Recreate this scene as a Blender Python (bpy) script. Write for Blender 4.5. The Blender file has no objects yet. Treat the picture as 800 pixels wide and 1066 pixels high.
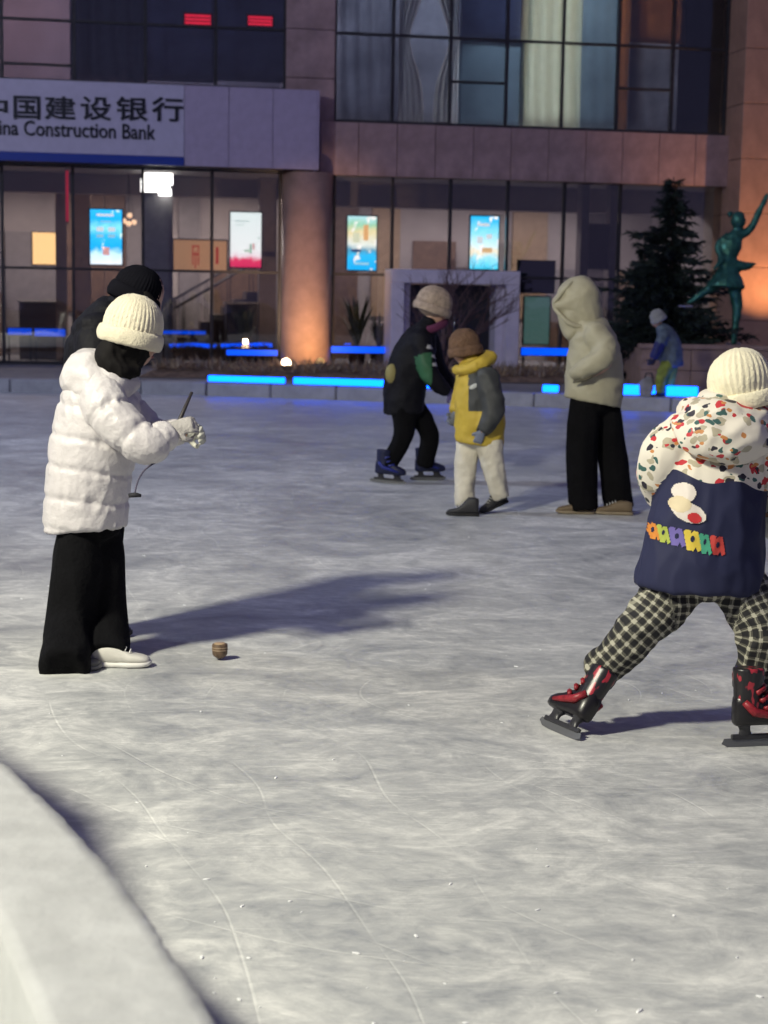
import bpy, bmesh, math, random
import numpy as np
from mathutils import Vector, Matrix, noise
from mathutils.bvhtree import BVHTree

R = math.radians
random.seed(7)
scn = bpy.context.scene
col = scn.collection

# ------------------------------------------------------------------ camera
FPX, CX, CY, HCAM = 1700.0, 400.0, 533.0, 1.5       # focal length in photo pixels, centre, eye height
PITCH, ROLL = math.atan(221 / 1700.0), R(1.0)
_F = Vector((0, math.cos(PITCH), -math.sin(PITCH)))
_U0 = Vector((0, math.sin(PITCH), math.cos(PITCH)))
_R0 = Vector((1, 0, 0))
_R = _R0 * math.cos(ROLL) + _U0 * math.sin(ROLL)
_U = _U0 * math.cos(ROLL) - _R0 * math.sin(ROLL)
cd = bpy.data.cameras.new('camera')
cam = bpy.data.objects.new('camera', cd)
col.objects.link(cam)
cam.matrix_world = Matrix(((_R.x, _U.x, -_F.x, 0), (_R.y, _U.y, -_F.y, 0), (_R.z, _U.z, -_F.z, HCAM), (0, 0, 0, 1)))
cd.sensor_fit = 'HORIZONTAL'
cd.sensor_width = 36
cd.lens = 36 * FPX / 800
cd.clip_end = 600
cd.clip_start = 0.05
cd.dof.use_dof = True
cd.dof.focus_distance = 5.7
cd.dof.aperture_fstop = 6.3
scn.camera = cam

# ------------------------------------------------------------------ night sky, exposure
w = bpy.data.worlds.new('World')
scn.world = w
w.use_nodes = True
nt = w.node_tree
bg = nt.nodes['Background']
sky = nt.nodes.new('ShaderNodeTexSky')
sky.sky_type = 'NISHITA'
sky.sun_disc = False
sky.sun_elevation = R(-3.5)          # the sun is below the horizon
sky.sun_rotation = R(200)
glow = nt.nodes.new('ShaderNodeMix'); glow.data_type = 'RGBA'; glow.blend_type = 'ADD'
glow.inputs[0].default_value = 1.0
glow.inputs[7].default_value = (0.098, 0.094, 0.200, 1)     # even violet glow of the town on the night sky
sc_ = nt.nodes.new('ShaderNodeMix'); sc_.data_type = 'RGBA'; sc_.blend_type = 'MULTIPLY'
sc_.inputs[0].default_value = 1.0
sc_.inputs[7].default_value = (0.10, 0.10, 0.10, 1)
nt.links.new(sky.outputs[0], sc_.inputs[6])
nt.links.new(sc_.outputs[2], glow.inputs[6])
nt.links.new(glow.outputs[2], bg.inputs[0])
bg.inputs[1].default_value = 0.9

vs = scn.view_settings
vs.view_transform = 'Standard'
vs.look = 'None'
vs.gamma = 1.0
vs.exposure = 0.0
vs.use_curve_mapping = False
cy = scn.cycles
cy.use_denoising = True
cy.use_adaptive_sampling = True
cy.adaptive_threshold = 0.035
cy.max_bounces = 6
cy.diffuse_bounces = 3
cy.glossy_bounces = 3
cy.transparent_max_bounces = 16
cy.sample_clamp_indirect = 4.0
cy.caustics_reflective = False
cy.caustics_refractive = False
scn.render.film_transparent = False

# ------------------------------------------------------------------ pixel to place
def ray(x, y):
    return (_F * FPX + _R * (x - CX) - _U * (y - CY)).normalized()
EYE = Vector((0, 0, HCAM))
def on_z(x, y, z=0.0):                      # where the pixel's ray meets the level z
    r = ray(x, y)
    return EYE + r * ((z - HCAM) / r.z)
def on_y(x, y, Y):                          # where it meets the upright plane at depth Y
    r = ray(x, y)
    return EYE + r * (Y / r.y)

# ------------------------------------------------------------------ materials
def nn(nt, t, **kw):
    n = nt.nodes.new(t)
    for k, v in kw.items():
        setattr(n, k, v)
    return n
MATS = {}
def mat(name, c, rough=0.6, var=0.12, scale=6.0, bump=0.0, bscale=40.0, metal=0.0, spec=0.4, sheen=0.0, coat=0.0, trans=0.0, detail=4.0):
    """plain painted / woven / cast surface: colour with uneven wear and fine relief"""
    if name in MATS:
        return MATS[name]
    m = bpy.data.materials.new(name); m.use_nodes = True
    nt = m.node_tree; b = nt.nodes['Principled BSDF']
    b.inputs['Roughness'].default_value = rough
    b.inputs['Metallic'].default_value = metal
    b.inputs['Specular IOR Level'].default_value = spec
    b.inputs['Sheen Weight'].default_value = sheen
    b.inputs['Coat Weight'].default_value = coat
    tc = nn(nt, 'ShaderNodeTexCoord')
    no = nn(nt, 'ShaderNodeTexNoise'); no.inputs['Scale'].default_value = scale; no.inputs['Detail'].default_value = detail
    no.inputs['Roughness'].default_value = 0.6
    nt.links.new(tc.outputs['Object'], no.inputs['Vector'])
    cr = nn(nt, 'ShaderNodeValToRGB')
    cr.color_ramp.elements[0].position = 0.32
    cr.color_ramp.elements[1].position = 0.68
    lo = [max(0, x * (1 - var)) for x in c]; hi = [min(1, x * (1 + var)) for x in c]
    cr.color_ramp.elements[0].color = (*lo, 1); cr.color_ramp.elements[1].color = (*hi, 1)
    nt.links.new(no.outputs['Fac'], cr.inputs[0])
    nt.links.new(cr.outputs[0], b.inputs['Base Color'])
    if bump:
        n2 = nn(nt, 'ShaderNodeTexNoise'); n2.inputs['Scale'].default_value = bscale; n2.inputs['Detail'].default_value = 5
        nt.links.new(tc.outputs['Object'], n2.inputs['Vector'])
        bp = nn(nt, 'ShaderNodeBump'); bp.inputs['Strength'].default_value = bump; bp.inputs['Distance'].default_value = 0.02
        nt.links.new(n2.outputs['Fac'], bp.inputs['Height'])
        nt.links.new(bp.outputs[0], b.inputs['Normal'])
    if trans:
        out = nt.nodes['Material Output']
        tl = nn(nt, 'ShaderNodeBsdfTranslucent'); nt.links.new(cr.outputs[0], tl.inputs[0])
        mx = nn(nt, 'ShaderNodeMixShader'); mx.inputs[0].default_value = trans
        nt.links.new(b.outputs[0], mx.inputs[1]); nt.links.new(tl.outputs[0], mx.inputs[2])
        nt.links.new(mx.outputs[0], out.inputs[0])
    MATS[name] = m
    return m
def emit(name, c, s):
    if name in MATS:
        return MATS[name]
    m = bpy.data.materials.new(name); m.use_nodes = True
    nt = m.node_tree; b = nt.nodes['Principled BSDF']
    b.inputs['Base Color'].default_value = (*[min(1, x) for x in c], 1)
    b.inputs['Emission Color'].default_value = (*c, 1)
    b.inputs['Emission Strength'].default_value = s
    MATS[name] = m
    return m
def glass_mat(name, tint=(0.85, 0.87, 0.9), ior=1.5, gain=1.7, rough=0.015):
    if name in MATS:
        return MATS[name]
    m = bpy.data.materials.new(name); m.use_nodes = True
    nt = m.node_tree; nt.nodes.remove(nt.nodes['Principled BSDF'])
    out = nt.nodes['Material Output']
    tr = nn(nt, 'ShaderNodeBsdfTransparent'); tr.inputs[0].default_value = (*tint, 1)
    gl = nn(nt, 'ShaderNodeBsdfGlossy'); gl.inputs['Roughness'].default_value = rough
    fr = nn(nt, 'ShaderNodeFresnel'); fr.inputs[0].default_value = ior
    tc = nn(nt, 'ShaderNodeTexCoord')
    no = nn(nt, 'ShaderNodeTexNoise'); no.inputs['Scale'].default_value = 1.1; no.inputs['Detail'].default_value = 1
    nt.links.new(tc.outputs['Object'], no.inputs['Vector'])
    bp = nn(nt, 'ShaderNodeBump'); bp.inputs['Strength'].default_value = 0.06; bp.inputs['Distance'].default_value = 0.05
    nt.links.new(no.outputs['Fac'], bp.inputs['Height']); nt.links.new(bp.outputs[0], gl.inputs['Normal'])
    mu = nn(nt, 'ShaderNodeMath', operation='MULTIPLY'); mu.use_clamp = True; mu.inputs[1].default_value = gain
    nt.links.new(fr.outputs[0], mu.inputs[0])
    mx = nn(nt, 'ShaderNodeMixShader')
    nt.links.new(mu.outputs[0], mx.inputs[0]); nt.links.new(tr.outputs[0], mx.inputs[1]); nt.links.new(gl.outputs[0], mx.inputs[2])
    nt.links.new(mx.outputs[0], out.inputs[0])
    MATS[name] = m
    return m

# ------------------------------------------------------------------ objects
def tag(o, label=None, cat=None, group=None, kind=None):
    if label: o['label'] = label
    if cat: o['category'] = cat
    if group: o['group'] = group
    if kind: o['kind'] = kind
    return o
def empty(name, loc=(0, 0, 0), rz=0.0, parent=None):
    o = bpy.data.objects.new(name, None); col.objects.link(o)
    o.location = loc; o.rotation_euler = (0, 0, rz); o.empty_display_size = 0.2
    if parent: o.parent = parent
    return o
def link_mesh(name, me, m=None, parent=None, loc=None):
    o = bpy.data.objects.new(name, me); col.objects.link(o)
    if m is not None:
        for q in (m if isinstance(m, (list, tuple)) else [m]):
            me.materials.append(q)
    if parent: o.parent = parent
    if loc is not None: o.location = loc
    return o
def from_bm(name, bm, m=None, parent=None, loc=None, smooth=False):
    me = bpy.data.meshes.new(name)
    bmesh.ops.recalc_face_normals(bm, faces=bm.faces)
    if smooth:
        for f in bm.faces: f.smooth = True
    bm.to_mesh(me); bm.free()
    return link_mesh(name, me, m, parent, loc)
def bm_box(bm, x0, x1, y0, y1, z0, z1, bevel=0.0):
    r = bmesh.ops.create_cube(bm, size=1.0)
    vs_ = r['verts']
    for v in vs_:
        v.co = Vector(((x0 + x1) / 2 + v.co.x * (x1 - x0), (y0 + y1) / 2 + v.co.y * (y1 - y0), (z0 + z1) / 2 + v.co.z * (z1 - z0)))
    if bevel:
        es = list({e for v in vs_ for e in v.link_edges})
        bmesh.ops.bevel(bm, geom=es, offset=bevel, segments=1, affect='EDGES')
def box(name, x0, x1, y0, y1, z0, z1, m, parent=None, bevel=0.004):
    """a bevelled slab centred on its own origin"""
    bm = bmesh.new()
    cx, cy_, cz = (x0 + x1) / 2, (y0 + y1) / 2, (z0 + z1) / 2
    bm_box(bm, x0 - cx, x1 - cx, y0 - cy_, y1 - cy_, z0 - cz, z1 - cz, bevel)
    return from_bm(name, bm, m, parent, (cx, cy_, cz))
def bm_tube(bm, pts, rad, n=8, caps=True):
    pts = [Vector(p) for p in pts]
    rad = rad if isinstance(rad, (list, tuple)) else [rad] * len(pts)
    rings = []
    prev = None
    for i, p in enumerate(pts):
        t = (pts[min(i + 1, len(pts) - 1)] - pts[max(i - 1, 0)])
        t = t.normalized() if t.length > 1e-9 else Vector((0, 0, 1))
        if prev is None:
            a = Vector((0, 0, 1)) if abs(t.z) < 0.9 else Vector((1, 0, 0))
            s = t.cross(a).normalized()
        else:
            s = (prev - t * prev.dot(t))
            s = s.normalized() if s.length > 1e-6 else t.orthogonal().normalized()
        prev = s
        u = t.cross(s)
        rings.append([bm.verts.new(p + (s * math.cos(2 * math.pi * k / n) + u * math.sin(2 * math.pi * k / n)) * rad[i]) for k in range(n)])
    for a, b in zip(rings, rings[1:]):
        for k in range(n):
            bm.faces.new((a[k], a[(k + 1) % n], b[(k + 1) % n], b[k]))
    if caps:
        bm.faces.new(rings[0][::-1]); bm.faces.new(rings[-1])
def tube(name, pts, rad, m, parent=None, n=8, loc=None, smooth=True):
    bm = bmesh.new(); bm_tube(bm, pts, rad, n)
    return from_bm(name, bm, m, parent, loc, smooth)
def bm_lathe(bm, prof, n=20, c=(0, 0, 0)):
    rings = []
    for r, z in prof:
        rings.append([bm.verts.new((c[0] + r * math.cos(2 * math.pi * k / n), c[1] + r * math.sin(2 * math.pi * k / n), c[2] + z)) for k in range(n)])
    for a, b in zip(rings, rings[1:]):
        for k in range(n):
            bm.faces.new((a[k], a[(k + 1) % n], b[(k + 1) % n], b[k]))
    bm.faces.new(rings[0][::-1]); bm.faces.new(rings[-1])
def lathe(name, prof, m, parent=None, loc=None, n=20, smooth=True):
    bm = bmesh.new(); bm_lathe(bm, prof, n)
    return from_bm(name, bm, m, parent, loc, smooth)

# ------------------------------------------------------------------ floodlight masts left of the picture: the near one and an added far one
def flood_mast(name, loc, h, aim, power, colr, label, size=0.42, cone=125):
    root = empty(name, loc)
    tag(root, label, 'floodlight', 'floodlight masts by the rink')
    steel = mat('mast_steel', (0.25, 0.26, 0.28), 0.4, metal=0.8)
    lathe('pole', [(0.16, 0), (0.16, 0.03), (0.07, 0.05), (0.05, h + 0.22), (0.0505, h + 0.25)], steel, root)
    d = (Vector(aim) - (Vector(loc) + Vector((0, 0, h)))).normalized()
    bm = bmesh.new(); bm_box(bm, -0.28, 0.28, -0.2, 0.2, -0.03, 0.13, 0.01)
    hd = from_bm('lamp_head', bm, steel, root, Vector((0, 0, h)) - d * 0.03)
    hd.rotation_mode = 'QUATERNION'; hd.rotation_quaternion = (-d).to_track_quat('Z', 'Y')
    bm = bmesh.new(); bm_box(bm, -0.24, 0.24, -0.16, 0.16, -0.042, -0.034)
    from_bm('lamp_lens', bm, emit('flood_lens', (1, 0.96, 0.9), 3), hd)
    ld = bpy.data.lights.new(name + '_lamp', 'SPOT')
    ld.energy = power; ld.color = colr; ld.spot_size = R(cone); ld.spot_blend = 0.6; ld.shadow_soft_size = size
    lo = bpy.data.objects.new('lamp_light', ld); col.objects.link(lo); lo.parent = root
    lo.location = Vector((0, 0, h)) + d * 0.12
    lo.rotation_mode = 'QUATERNION'; lo.rotation_quaternion = (-d).to_track_quat('Z', 'Y')
    return root
flood_mast('floodlight_mast', (-4.8, 2.0, 0.0), 5.7, (0.6, 5.5, 0), 3900, (1.0, 0.96, 0.78), 'tall steel floodlight mast beside the near end of the rink')
flood_mast('floodlight_mast', (-13.0, 13.0, 0.0), 9.0, (4.0, 24.0, 0.5), 4000, (0.70, 0.79, 1.0), 'taller unseen floodlight mast added to light the far ice and the bank front', size=0.5)  # added mast out of view, lights the far ice and the facade
# ================================================================== SETTING
def ice_mat():
    m = bpy.data.materials.new('skated_ice'); m.use_nodes = True
    nt = m.node_tree; b = nt.nodes['Principled BSDF']
    tc = nn(nt, 'ShaderNodeTexCoord')
    def noi(scale, detail, sx=1.0, sy=1.0, rot=0.0, rough=0.6, dist=0.0):
        mp = nn(nt, 'ShaderNodeMapping'); mp.inputs['Scale'].default_value = (sx, sy, 1); mp.inputs['Rotation'].default_value = (0, 0, rot)
        nt.links.new(tc.outputs['Object'], mp.inputs['Vector'])
        n = nn(nt, 'ShaderNodeTexNoise'); n.inputs['Scale'].default_value = scale; n.inputs['Detail'].default_value = detail
        n.inputs['Roughness'].default_value = rough; n.inputs['Distortion'].default_value = dist
        nt.links.new(mp.outputs[0], n.inputs['Vector'])
        return n.outputs['Fac']
    def ramp(x, p0, p1, c0=0.0, c1=1.0):
        r = nn(nt, 'ShaderNodeMapRange'); r.clamp = True
        for k, v in zip((1, 2, 3, 4), (p0, p1, c0, c1)): r.inputs[k].default_value = v
        nt.links.new(x, r.inputs[0]); return r.outputs[0]
    def math_(op, a, c):
        n = nn(nt, 'ShaderNodeMath', operation=op)
        for k, v in enumerate((a, c)):
            if isinstance(v, (int, float)): n.inputs[k].default_value = v
            else: nt.links.new(v, n.inputs[k])
        return n.outputs[0]
    big = ramp(noi(0.5, 5, dist=0.8, rough=0.65), 0.32, 0.70)
    mid = ramp(noi(2.6, 8, 0.85, 1.0, 0.35, 0.72, 1.2), 0.32, 0.68)
    fine = ramp(noi(17, 7, 0.8, 1.1, -0.2, 0.75, 0.6), 0.28, 0.72)
    s = None
    for k, (rt, sc, ln) in enumerate(((0.25, 9, 0.05), (-0.5, 11, 0.04), (1.1, 8, 0.06), (2.3, 10, 0.05), (1.75, 14, 0.05))):
        x = noi(sc, 2.5, ln, 1.6, rt, 0.55, 0.25)
        l = ramp(math_('ABSOLUTE', math_('SUBTRACT', x, 0.5), 0), 0.0, 0.010, 1.0, 0.0)
        gate = ramp(noi(1.3 + 0.3 * k, 3, rot=k), 0.52, 0.62)
        l = math_('MULTIPLY', l, gate)
        s = l if s is None else math_('MAXIMUM', s, l)
    # long curved blade cuts
    for k, (cx_, cy_, per) in enumerate(((-7.0, 2.0, 0.37), (9.0, 12.0, 0.43), (2.0, -6.0, 0.51), (-3.0, 15.0, 0.33), (0.6, 6.2, 0.29))):
        mp = nn(nt, 'ShaderNodeMapping'); mp.inputs['Location'].default_value = (-cx_, -cy_, 0)
        nt.links.new(tc.outputs['Object'], mp.inputs['Vector'])
        ln_ = nn(nt, 'ShaderNodeVectorMath', operation='LENGTH'); nt.links.new(mp.outputs[0], ln_.inputs[0])
        wob = math_('MULTIPLY', noi(0.4, 2, rot=k), 0.7)
        f = math_('FRACT', math_('DIVIDE', math_('ADD', ln_.outputs['Value'], wob), per), 0)
        l = ramp(math_('ABSOLUTE', math_('SUBTRACT', f, 0.5), 0), 0.0, 0.011 / per * 0.6, 1.0, 0.0)
        gate = ramp(noi(0.8 + 0.17 * k, 3, rot=1.3 * k + 0.4), 0.49, 0.60)
        s = math_('MAXIMUM', s, math_('MULTIPLY', l, gate))
    v = math_('ADD', math_('MULTIPLY', big, 0.30), math_('MULTIPLY', mid, 0.42))
    v = math_('ADD', v, math_('MULTIPLY', fine, 0.28))
    v2 = math_('ADD', v, math_('MULTIPLY', s, 0.11))
    cr = nn(nt, 'ShaderNodeValToRGB'); e = cr.color_ramp.elements
    e[0].position = 0.2; e[0].color = (0.27, 0.285, 0.305, 1)
    e[1].position = 0.85; e[1].color = (0.80, 0.80, 0.765, 1)
    q = e.new(0.5); q.color = (0.475, 0.485, 0.48, 1)
    nt.links.new(v2, cr.inputs[0]); nt.links.new(cr.outputs[0], b.inputs['Base Color'])
    nt.links.new(ramp(v, 0.25, 0.75, 0.34, 0.62), b.inputs['Roughness'])
    b.inputs['Specular IOR Level'].default_value = 0.35
    bp = nn(nt, 'ShaderNodeBump'); bp.inputs['Strength'].default_value = 0.35; bp.inputs['Distance'].default_value = 0.008
    nt.links.new(math_('SUBTRACT', v, math_('MULTIPLY', s, 0.4)), bp.inputs['Height']); nt.links.new(bp.outputs[0], b.inputs['Normal'])
    return m
def sheet(name, pts, z, m):
    bm = bmesh.new(); bm.faces.new([bm.verts.new((x, y, z)) for x, y in pts])
    return tag(from_bm(name, bm, m), kind='structure')

paving = mat('plaza_paving', (0.20, 0.195, 0.20), 0.7, 0.2, 2.0, 0.2, 30)
sheet('ground', [(-300, -200), (300, -200), (300, 400), (-300, 400)], -0.03, paving)

# far edge of the rink: kerb line, straight on the left and swinging nearer on the right
K0 = on_z(-420, 400, 0); KL = 25.0
kx = lambda px, Y: on_y(px, 400, Y).x
kerb_path = [(kx(-330, KL), KL), (kx(215, KL), KL), (kx(420, 24.2), 24.2), (kx(700, 23.1), 23.1), (kx(1150, 21.6), 21.6)]
ice = sheet('ice_rink', [(-16, -1.0), (16, -1.0)] + [(x, y - 0.0) for x, y in kerb_path[::-1]], 0.0, ice_mat())
# raised apron behind the kerb, up to the building
apron = sheet('pavement', [(x, y + 0.25) for x, y in kerb_path] + [(22, 60), (-30, 60)], 0.10, mat('apron_paving', (0.24, 0.235, 0.25), 0.65, 0.18, 3.0, 0.2, 24))

kerb = tag(empty('kerb', (0, 0, 0)), kind='structure')
stone = mat('kerb_stone_grey', (0.36, 0.36, 0.38), 0.6, 0.16, 5.0, 0.3, 60)
KERB_H, KERB_W = 0.20, 0.42
def along(path, step):
    out = []
    for (x0, y0), (x1, y1) in zip(path, path[1:]):
        L_ = math.hypot(x1 - x0, y1 - y0); n = max(1, round(L_ / step))
        for i in range(n):
            out.append((Vector((x0 + (x1 - x0) * (i + 0.5) / n, y0 + (y1 - y0) * (i + 0.5) / n, 0)), math.atan2(y1 - y0, x1 - x0), L_ / n))
    return out
kme = None
for p, a, l in along(kerb_path, 1.0):
    bm = bmesh.new(); bm_box(bm, -l / 2 + 0.006, l / 2 - 0.006, 0, KERB_W, -0.02, KERB_H, 0.02)
    o = from_bm('kerb_stone', bm, stone, kerb, p); o.rotation_euler.z = a; o.location.z = random.uniform(-0.006, 0.004)

led = emit('led_blue', (0.0, 0.085, 1.0), 9.0)
alu = mat('led_housing', (0.3, 0.31, 0.34), 0.4, metal=0.6)
def kerb_y(x):
    for (x0, y0), (x1, y1) in zip(kerb_path, kerb_path[1:]):
        if x0 <= x <= x1: return y0 + (y1 - y0) * (x - x0) / (x1 - x0), math.atan2(y1 - y0, x1 - x0)
def led_strip(px0, px1, z, h, label):
    def solve(px):                                   # the point of the kerb face seen at that column
        Y = 24.0
        for _ in range(6): Y = kerb_y(on_y(px, 405, Y).x)[0]
        return on_y(px, 405, Y).x, Y
    (xa, ya), (xb, yb) = solve(px0), solve(px1)
    a = math.atan2(yb - ya, xb - xa); l = math.hypot(xb - xa, yb - ya)
    root = empty('led_strip', ((xa + xb) / 2, (ya + yb) / 2, 0), a)
    tag(root, label, 'led strip', 'blue led strips along the far kerb')
    bm = bmesh.new(); bm_box(bm, -l / 2, l / 2, 0.03, 0.13, KERB_H + 0.004, KERB_H + 0.018, 0.003); from_bm('housing', bm, alu, root)
    bm = bmesh.new(); bm_box(bm, -l / 2 + 0.02, l / 2 - 0.02, 0.045, 0.115, KERB_H + 0.019, KERB_H + 0.019 + h, 0.012); from_bm('diffuser', bm, led, root)
led_strip(214, 296, 0.235, 0.085, 'blue glowing kerb strip furthest left, in front of the brown column')
led_strip(303, 407, 0.225, 0.095, 'long blue glowing kerb strip ending at the dark-clad skater on the left')
led_strip(436, 517, 0.225, 0.095, 'blue glowing kerb strip hidden behind the dark skater and the yellow child')
led_strip(563, 582, 0.225, 0.10, 'short blue glowing kerb strip just left of the beige hooded jacket')
led_strip(646, 684, 0.235, 0.14, 'blue glowing kerb strip between the beige jacket and the far child')
led_strip(692, 728, 0.235, 0.14, 'blue glowing kerb strip between the far child and the skater in the white cap')
led_strip(742, 850, 0.235, 0.14, 'blue glowing kerb strip running behind the white cap to the right edge')

# ---------------------------------------------------------------- low curved ice wall in the near left corner
def ice_wall():
    h = 0.55
    outer = [(-0.86 - 1.55, 5.35), (-1.75, 4.75)] + [tuple(on_z(x, y, h).xy) for x, y in ((-60, 745), (0, 790), (50, 833), (102, 888), (140, 933), (170, 975), (200, 1020), (230, 1066), (262, 1125), (300, 1210))]
    outer += [(-0.11, 1.55), (-0.10, 1.2), (-0.16, 0.8), (-0.30, 0.4)]
    P = [Vector((x, y, 0)) for x, y in outer]
    # resample with a spline
    pts = []
    for i in range(len(P) - 1):
        a, b, c, d = P[max(i - 1, 0)], P[i], P[i + 1], P[min(i + 2, len(P) - 1)]
        for k in range(24):
            t = k / 24
            pts.append(0.5 * ((2 * b) + (c - a) * t + (2 * a - 5 * b + 4 * c - d) * t * t + (3 * b - a - 3 * c + d) * t ** 3))
    pts.append(P[-1])
    bm = bmesh.new(); rings = []
    wid = 0.222
    for i, p in enumerate(pts):
        t = (pts[min(i + 1, len(pts) - 1)] - pts[max(i - 1, 0)]).normalized(); nrm = Vector((t.y, -t.x, 0))
        if nrm.x > 0: nrm = -nrm                     # towards the inside (left)
        jag = 0.004 * noise.noise(p * 9) + 0.003 * noise.noise(p * 27) + 0.002 * noise.noise(p * 70)
        h = 0.55 + 0.28 * min(1.0, max(0.0, (p.y - 3.5) / 0.7))        # unseen rise beyond the picture's left edge, shaped to lengthen the wall's shadow
        prof = [(0.02 + jag, 0.0), (0.012 + jag, 0.2), (0.0 + jag, h - 0.012), (0.004 + jag, h - 0.002), (0.03, h)]
        prof += [(0.035 + (wid - 0.06) * k / 6, h) for k in range(1, 7)]
        prof += [(wid - 0.003, h - 0.004), (wid, h - 0.02), (wid + 0.01, 0.0)]
        ring = []
        for d, z in prof:
            q = p + nrm * d
            ring.append(bm.verts.new((q.x, q.y, z + (0.003 * noise.noise(Vector((q.x * 6, q.y * 6, 3))) + 0.002 * noise.noise(Vector((q.x * 25, q.y * 25, 5))) if z > 0.3 else 0))))
        rings.append(ring)
    for a, b in zip(rings, rings[1:]):
        for k in range(len(a) - 1): bm.faces.new((a[k], a[k + 1], b[k + 1], b[k]))
    bm.faces.new(rings[0]); bm.faces.new(rings[-1][::-1])
    m = mat('packed_ice', (0.43, 0.44, 0.44), 0.40, 0.12, 7.0, 0.22, 24, spec=0.4, detail=10)
    return from_bm('ice_wall', bm, m, smooth=True)
tag(ice_wall(), 'low curved wall of packed white ice in the near left corner', 'ice wall')

# ================================================================== BANK BUILDING
G0 = on_z(300, 382, 0.10)
TH = R(9.6)
ux, uy = math.cos(TH), math.sin(TH)
def L(px, py, off=0.0):
    """pixel to (along, height) on the facade plane, off metres in front of it"""
    n = Vector((uy, -ux, 0)); o = Vector((G0.x, G0.y, 0)) + n * off
    r = ray(px, py); t = (o - EYE).dot(n) / r.dot(n); p = EYE + r * t
    return (p.x - G0.x) * ux + (p.y - G0.y) * uy, p.z
A = lambda px, py=280, off=0.0: L(px, py, off)[0]
Zh = lambda px, py, off=0.0: L(px, py, off)[1]
bank = empty('bank_building', (G0.x, G0.y, 0), TH)
tag(bank, 'bank building with brown stone bands, tall glass front and lilac sign over the entrance', 'building')
def bpoint(a, y, z):                                 # facade coordinates to the world
    return Vector((G0.x + a * ux - y * uy, G0.y + a * uy + y * ux, z))

m_frame = mat('dark_window_frame', (0.035, 0.032, 0.034), 0.4, 0.2)
m_stone = mat('brown_pink_stone', (0.40, 0.265, 0.25), 0.5, 0.26, 2.2, 0.15, 35, detail=9)
m_back = mat('dark_backing', (0.06, 0.055, 0.055), 0.8)
m_glass = glass_mat('window_glass', (0.76, 0.76, 0.77), gain=2.6)
m_glass2 = glass_mat('upper_window_glass', (0.66, 0.69, 0.74), gain=2.2)
m_sign = mat('sign_board_lilac', (0.55, 0.50, 0.62), 0.45, 0.05)
m_clad = mat('lilac_cladding', (0.46, 0.38, 0.50), 0.42, 0.07)
m_blue = mat('sign_stripe_blue', (0.02, 0.05, 0.32), 0.4, 0.05)

z_base, z_top = 0.10, Zh(345, 181)                    # ground floor glass
z_tr = Zh(345, 285)                                   # transom
zb0, zb1 = Zh(550, 189), Zh(550, 135)                 # stone band
aL0, aL1 = A(-250), A(291)
aR0, aR1 = A(347), A(757)
aEnd = A(771)
z_up_tr = Zh(350, 34)
Z_ROOF = 11.0

def glazing(a0, a1, n, z0, z1, trs, gm, yy=0.0):
    """mullions, transoms and one pane per opening; trs = list of transom heights per bay"""
    w_ = (a1 - a0) / n
    for i in range(n + 1):
        a = a0 + i * w_
        box('mullion', a - 0.03, a + 0.03, yy - 0.06, yy + 0.05, z0, z1, m_frame, bank)
    for i in range(n):
        x0, x1 = a0 + i * w_ + 0.031, a0 + (i + 1) * w_ - 0.031
        box('sill', x0, x1, yy - 0.05, yy + 0.045, z0, z0 + 0.07, m_frame, bank)
        zs = [z0 + 0.07] + list(trs(i)) + [z1]
        for k in range(len(zs) - 1):
            lo = zs[k] + (0.026 if k else 0); hi = zs[k + 1] - (0.026 if k < len(zs) - 2 else 0.0)
            o = box('window_pane', x0, x1, yy - 0.006, yy + 0.006, lo, hi, gm, bank, 0)
            o.rotation_euler.z = random.uniform(-0.004, 0.004)
            if k < len(zs) - 2:
                box('transom', x0, x1, yy - 0.05, yy + 0.045, zs[k + 1] - 0.025, zs[k + 1] + 0.025, m_frame, bank)
wL = (A(291) - A(3)) / 4
aL0 = aL1 - 7 * wL
glazing(aL0, aL1, 7, z_base, z_top, lambda i: [z_tr], m_glass)
glazing(aR0, aR1, 7, z_base, z_top, lambda i: [z_tr], m_glass)
# upper storey
z_u0 = zb1 + 0.004
aU1 = A(297, 50)
zsL = Zh(150, 86, 0.55)
glazing(aL0, aU1, 7, zsL, Z_ROOF - 1.6, lambda i: ([z_up_tr - 0.85, z_up_tr] if i in (3,) else [z_up_tr]) + [z_up_tr + 2.0], m_glass2)
aUR0, aUR1 = A(349, 60), A(757, 60)
glazing(aUR0, aUR1, 7, z_u0, Z_ROOF - 1.6, lambda i: ([z_up_tr - 0.86, z_up_tr] if i in (2, 5) else [z_up_tr]) + [z_up_tr + 2.0], m_glass2)
# stone band over the right block, panel by panel
nP = 11
a_b0, a_b1 = A(333, 155, 0.28), A(762, 160, 0.28)
box('band_backing', a_b0 + 0.02, a_b1 - 0.02, -0.20, 0.02, zb0 + 0.02, zb1 - 0.02, m_back, bank, 0)
for i in range(nP):
    x0, x1 = a_b0 + (a_b1 - a_b0) * i / nP, a_b0 + (a_b1 - a_b0) * (i + 1) / nP
    box('stone_panel', x0 + 0.006, x1 - 0.006, -0.28 + random.uniform(-0.003, 0.003), -0.203, zb0, zb1, m_stone, bank, 0.006)
# upper pier between the wings, slab by slab
zs = [zb0] + [zb0 + 0.95 * k for k in range(1, 7)] + [Z_ROOF - 1.6]
xp0, xp1 = A(298, 50, 0.1), A(349, 50, 0.1)
for k in range(len(zs) - 1):
    box('stone_panel', xp0, xp1, -0.12, 0.3, zs[k] + 0.006, zs[k + 1] - 0.006, m_stone, bank, 0.006)
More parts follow.
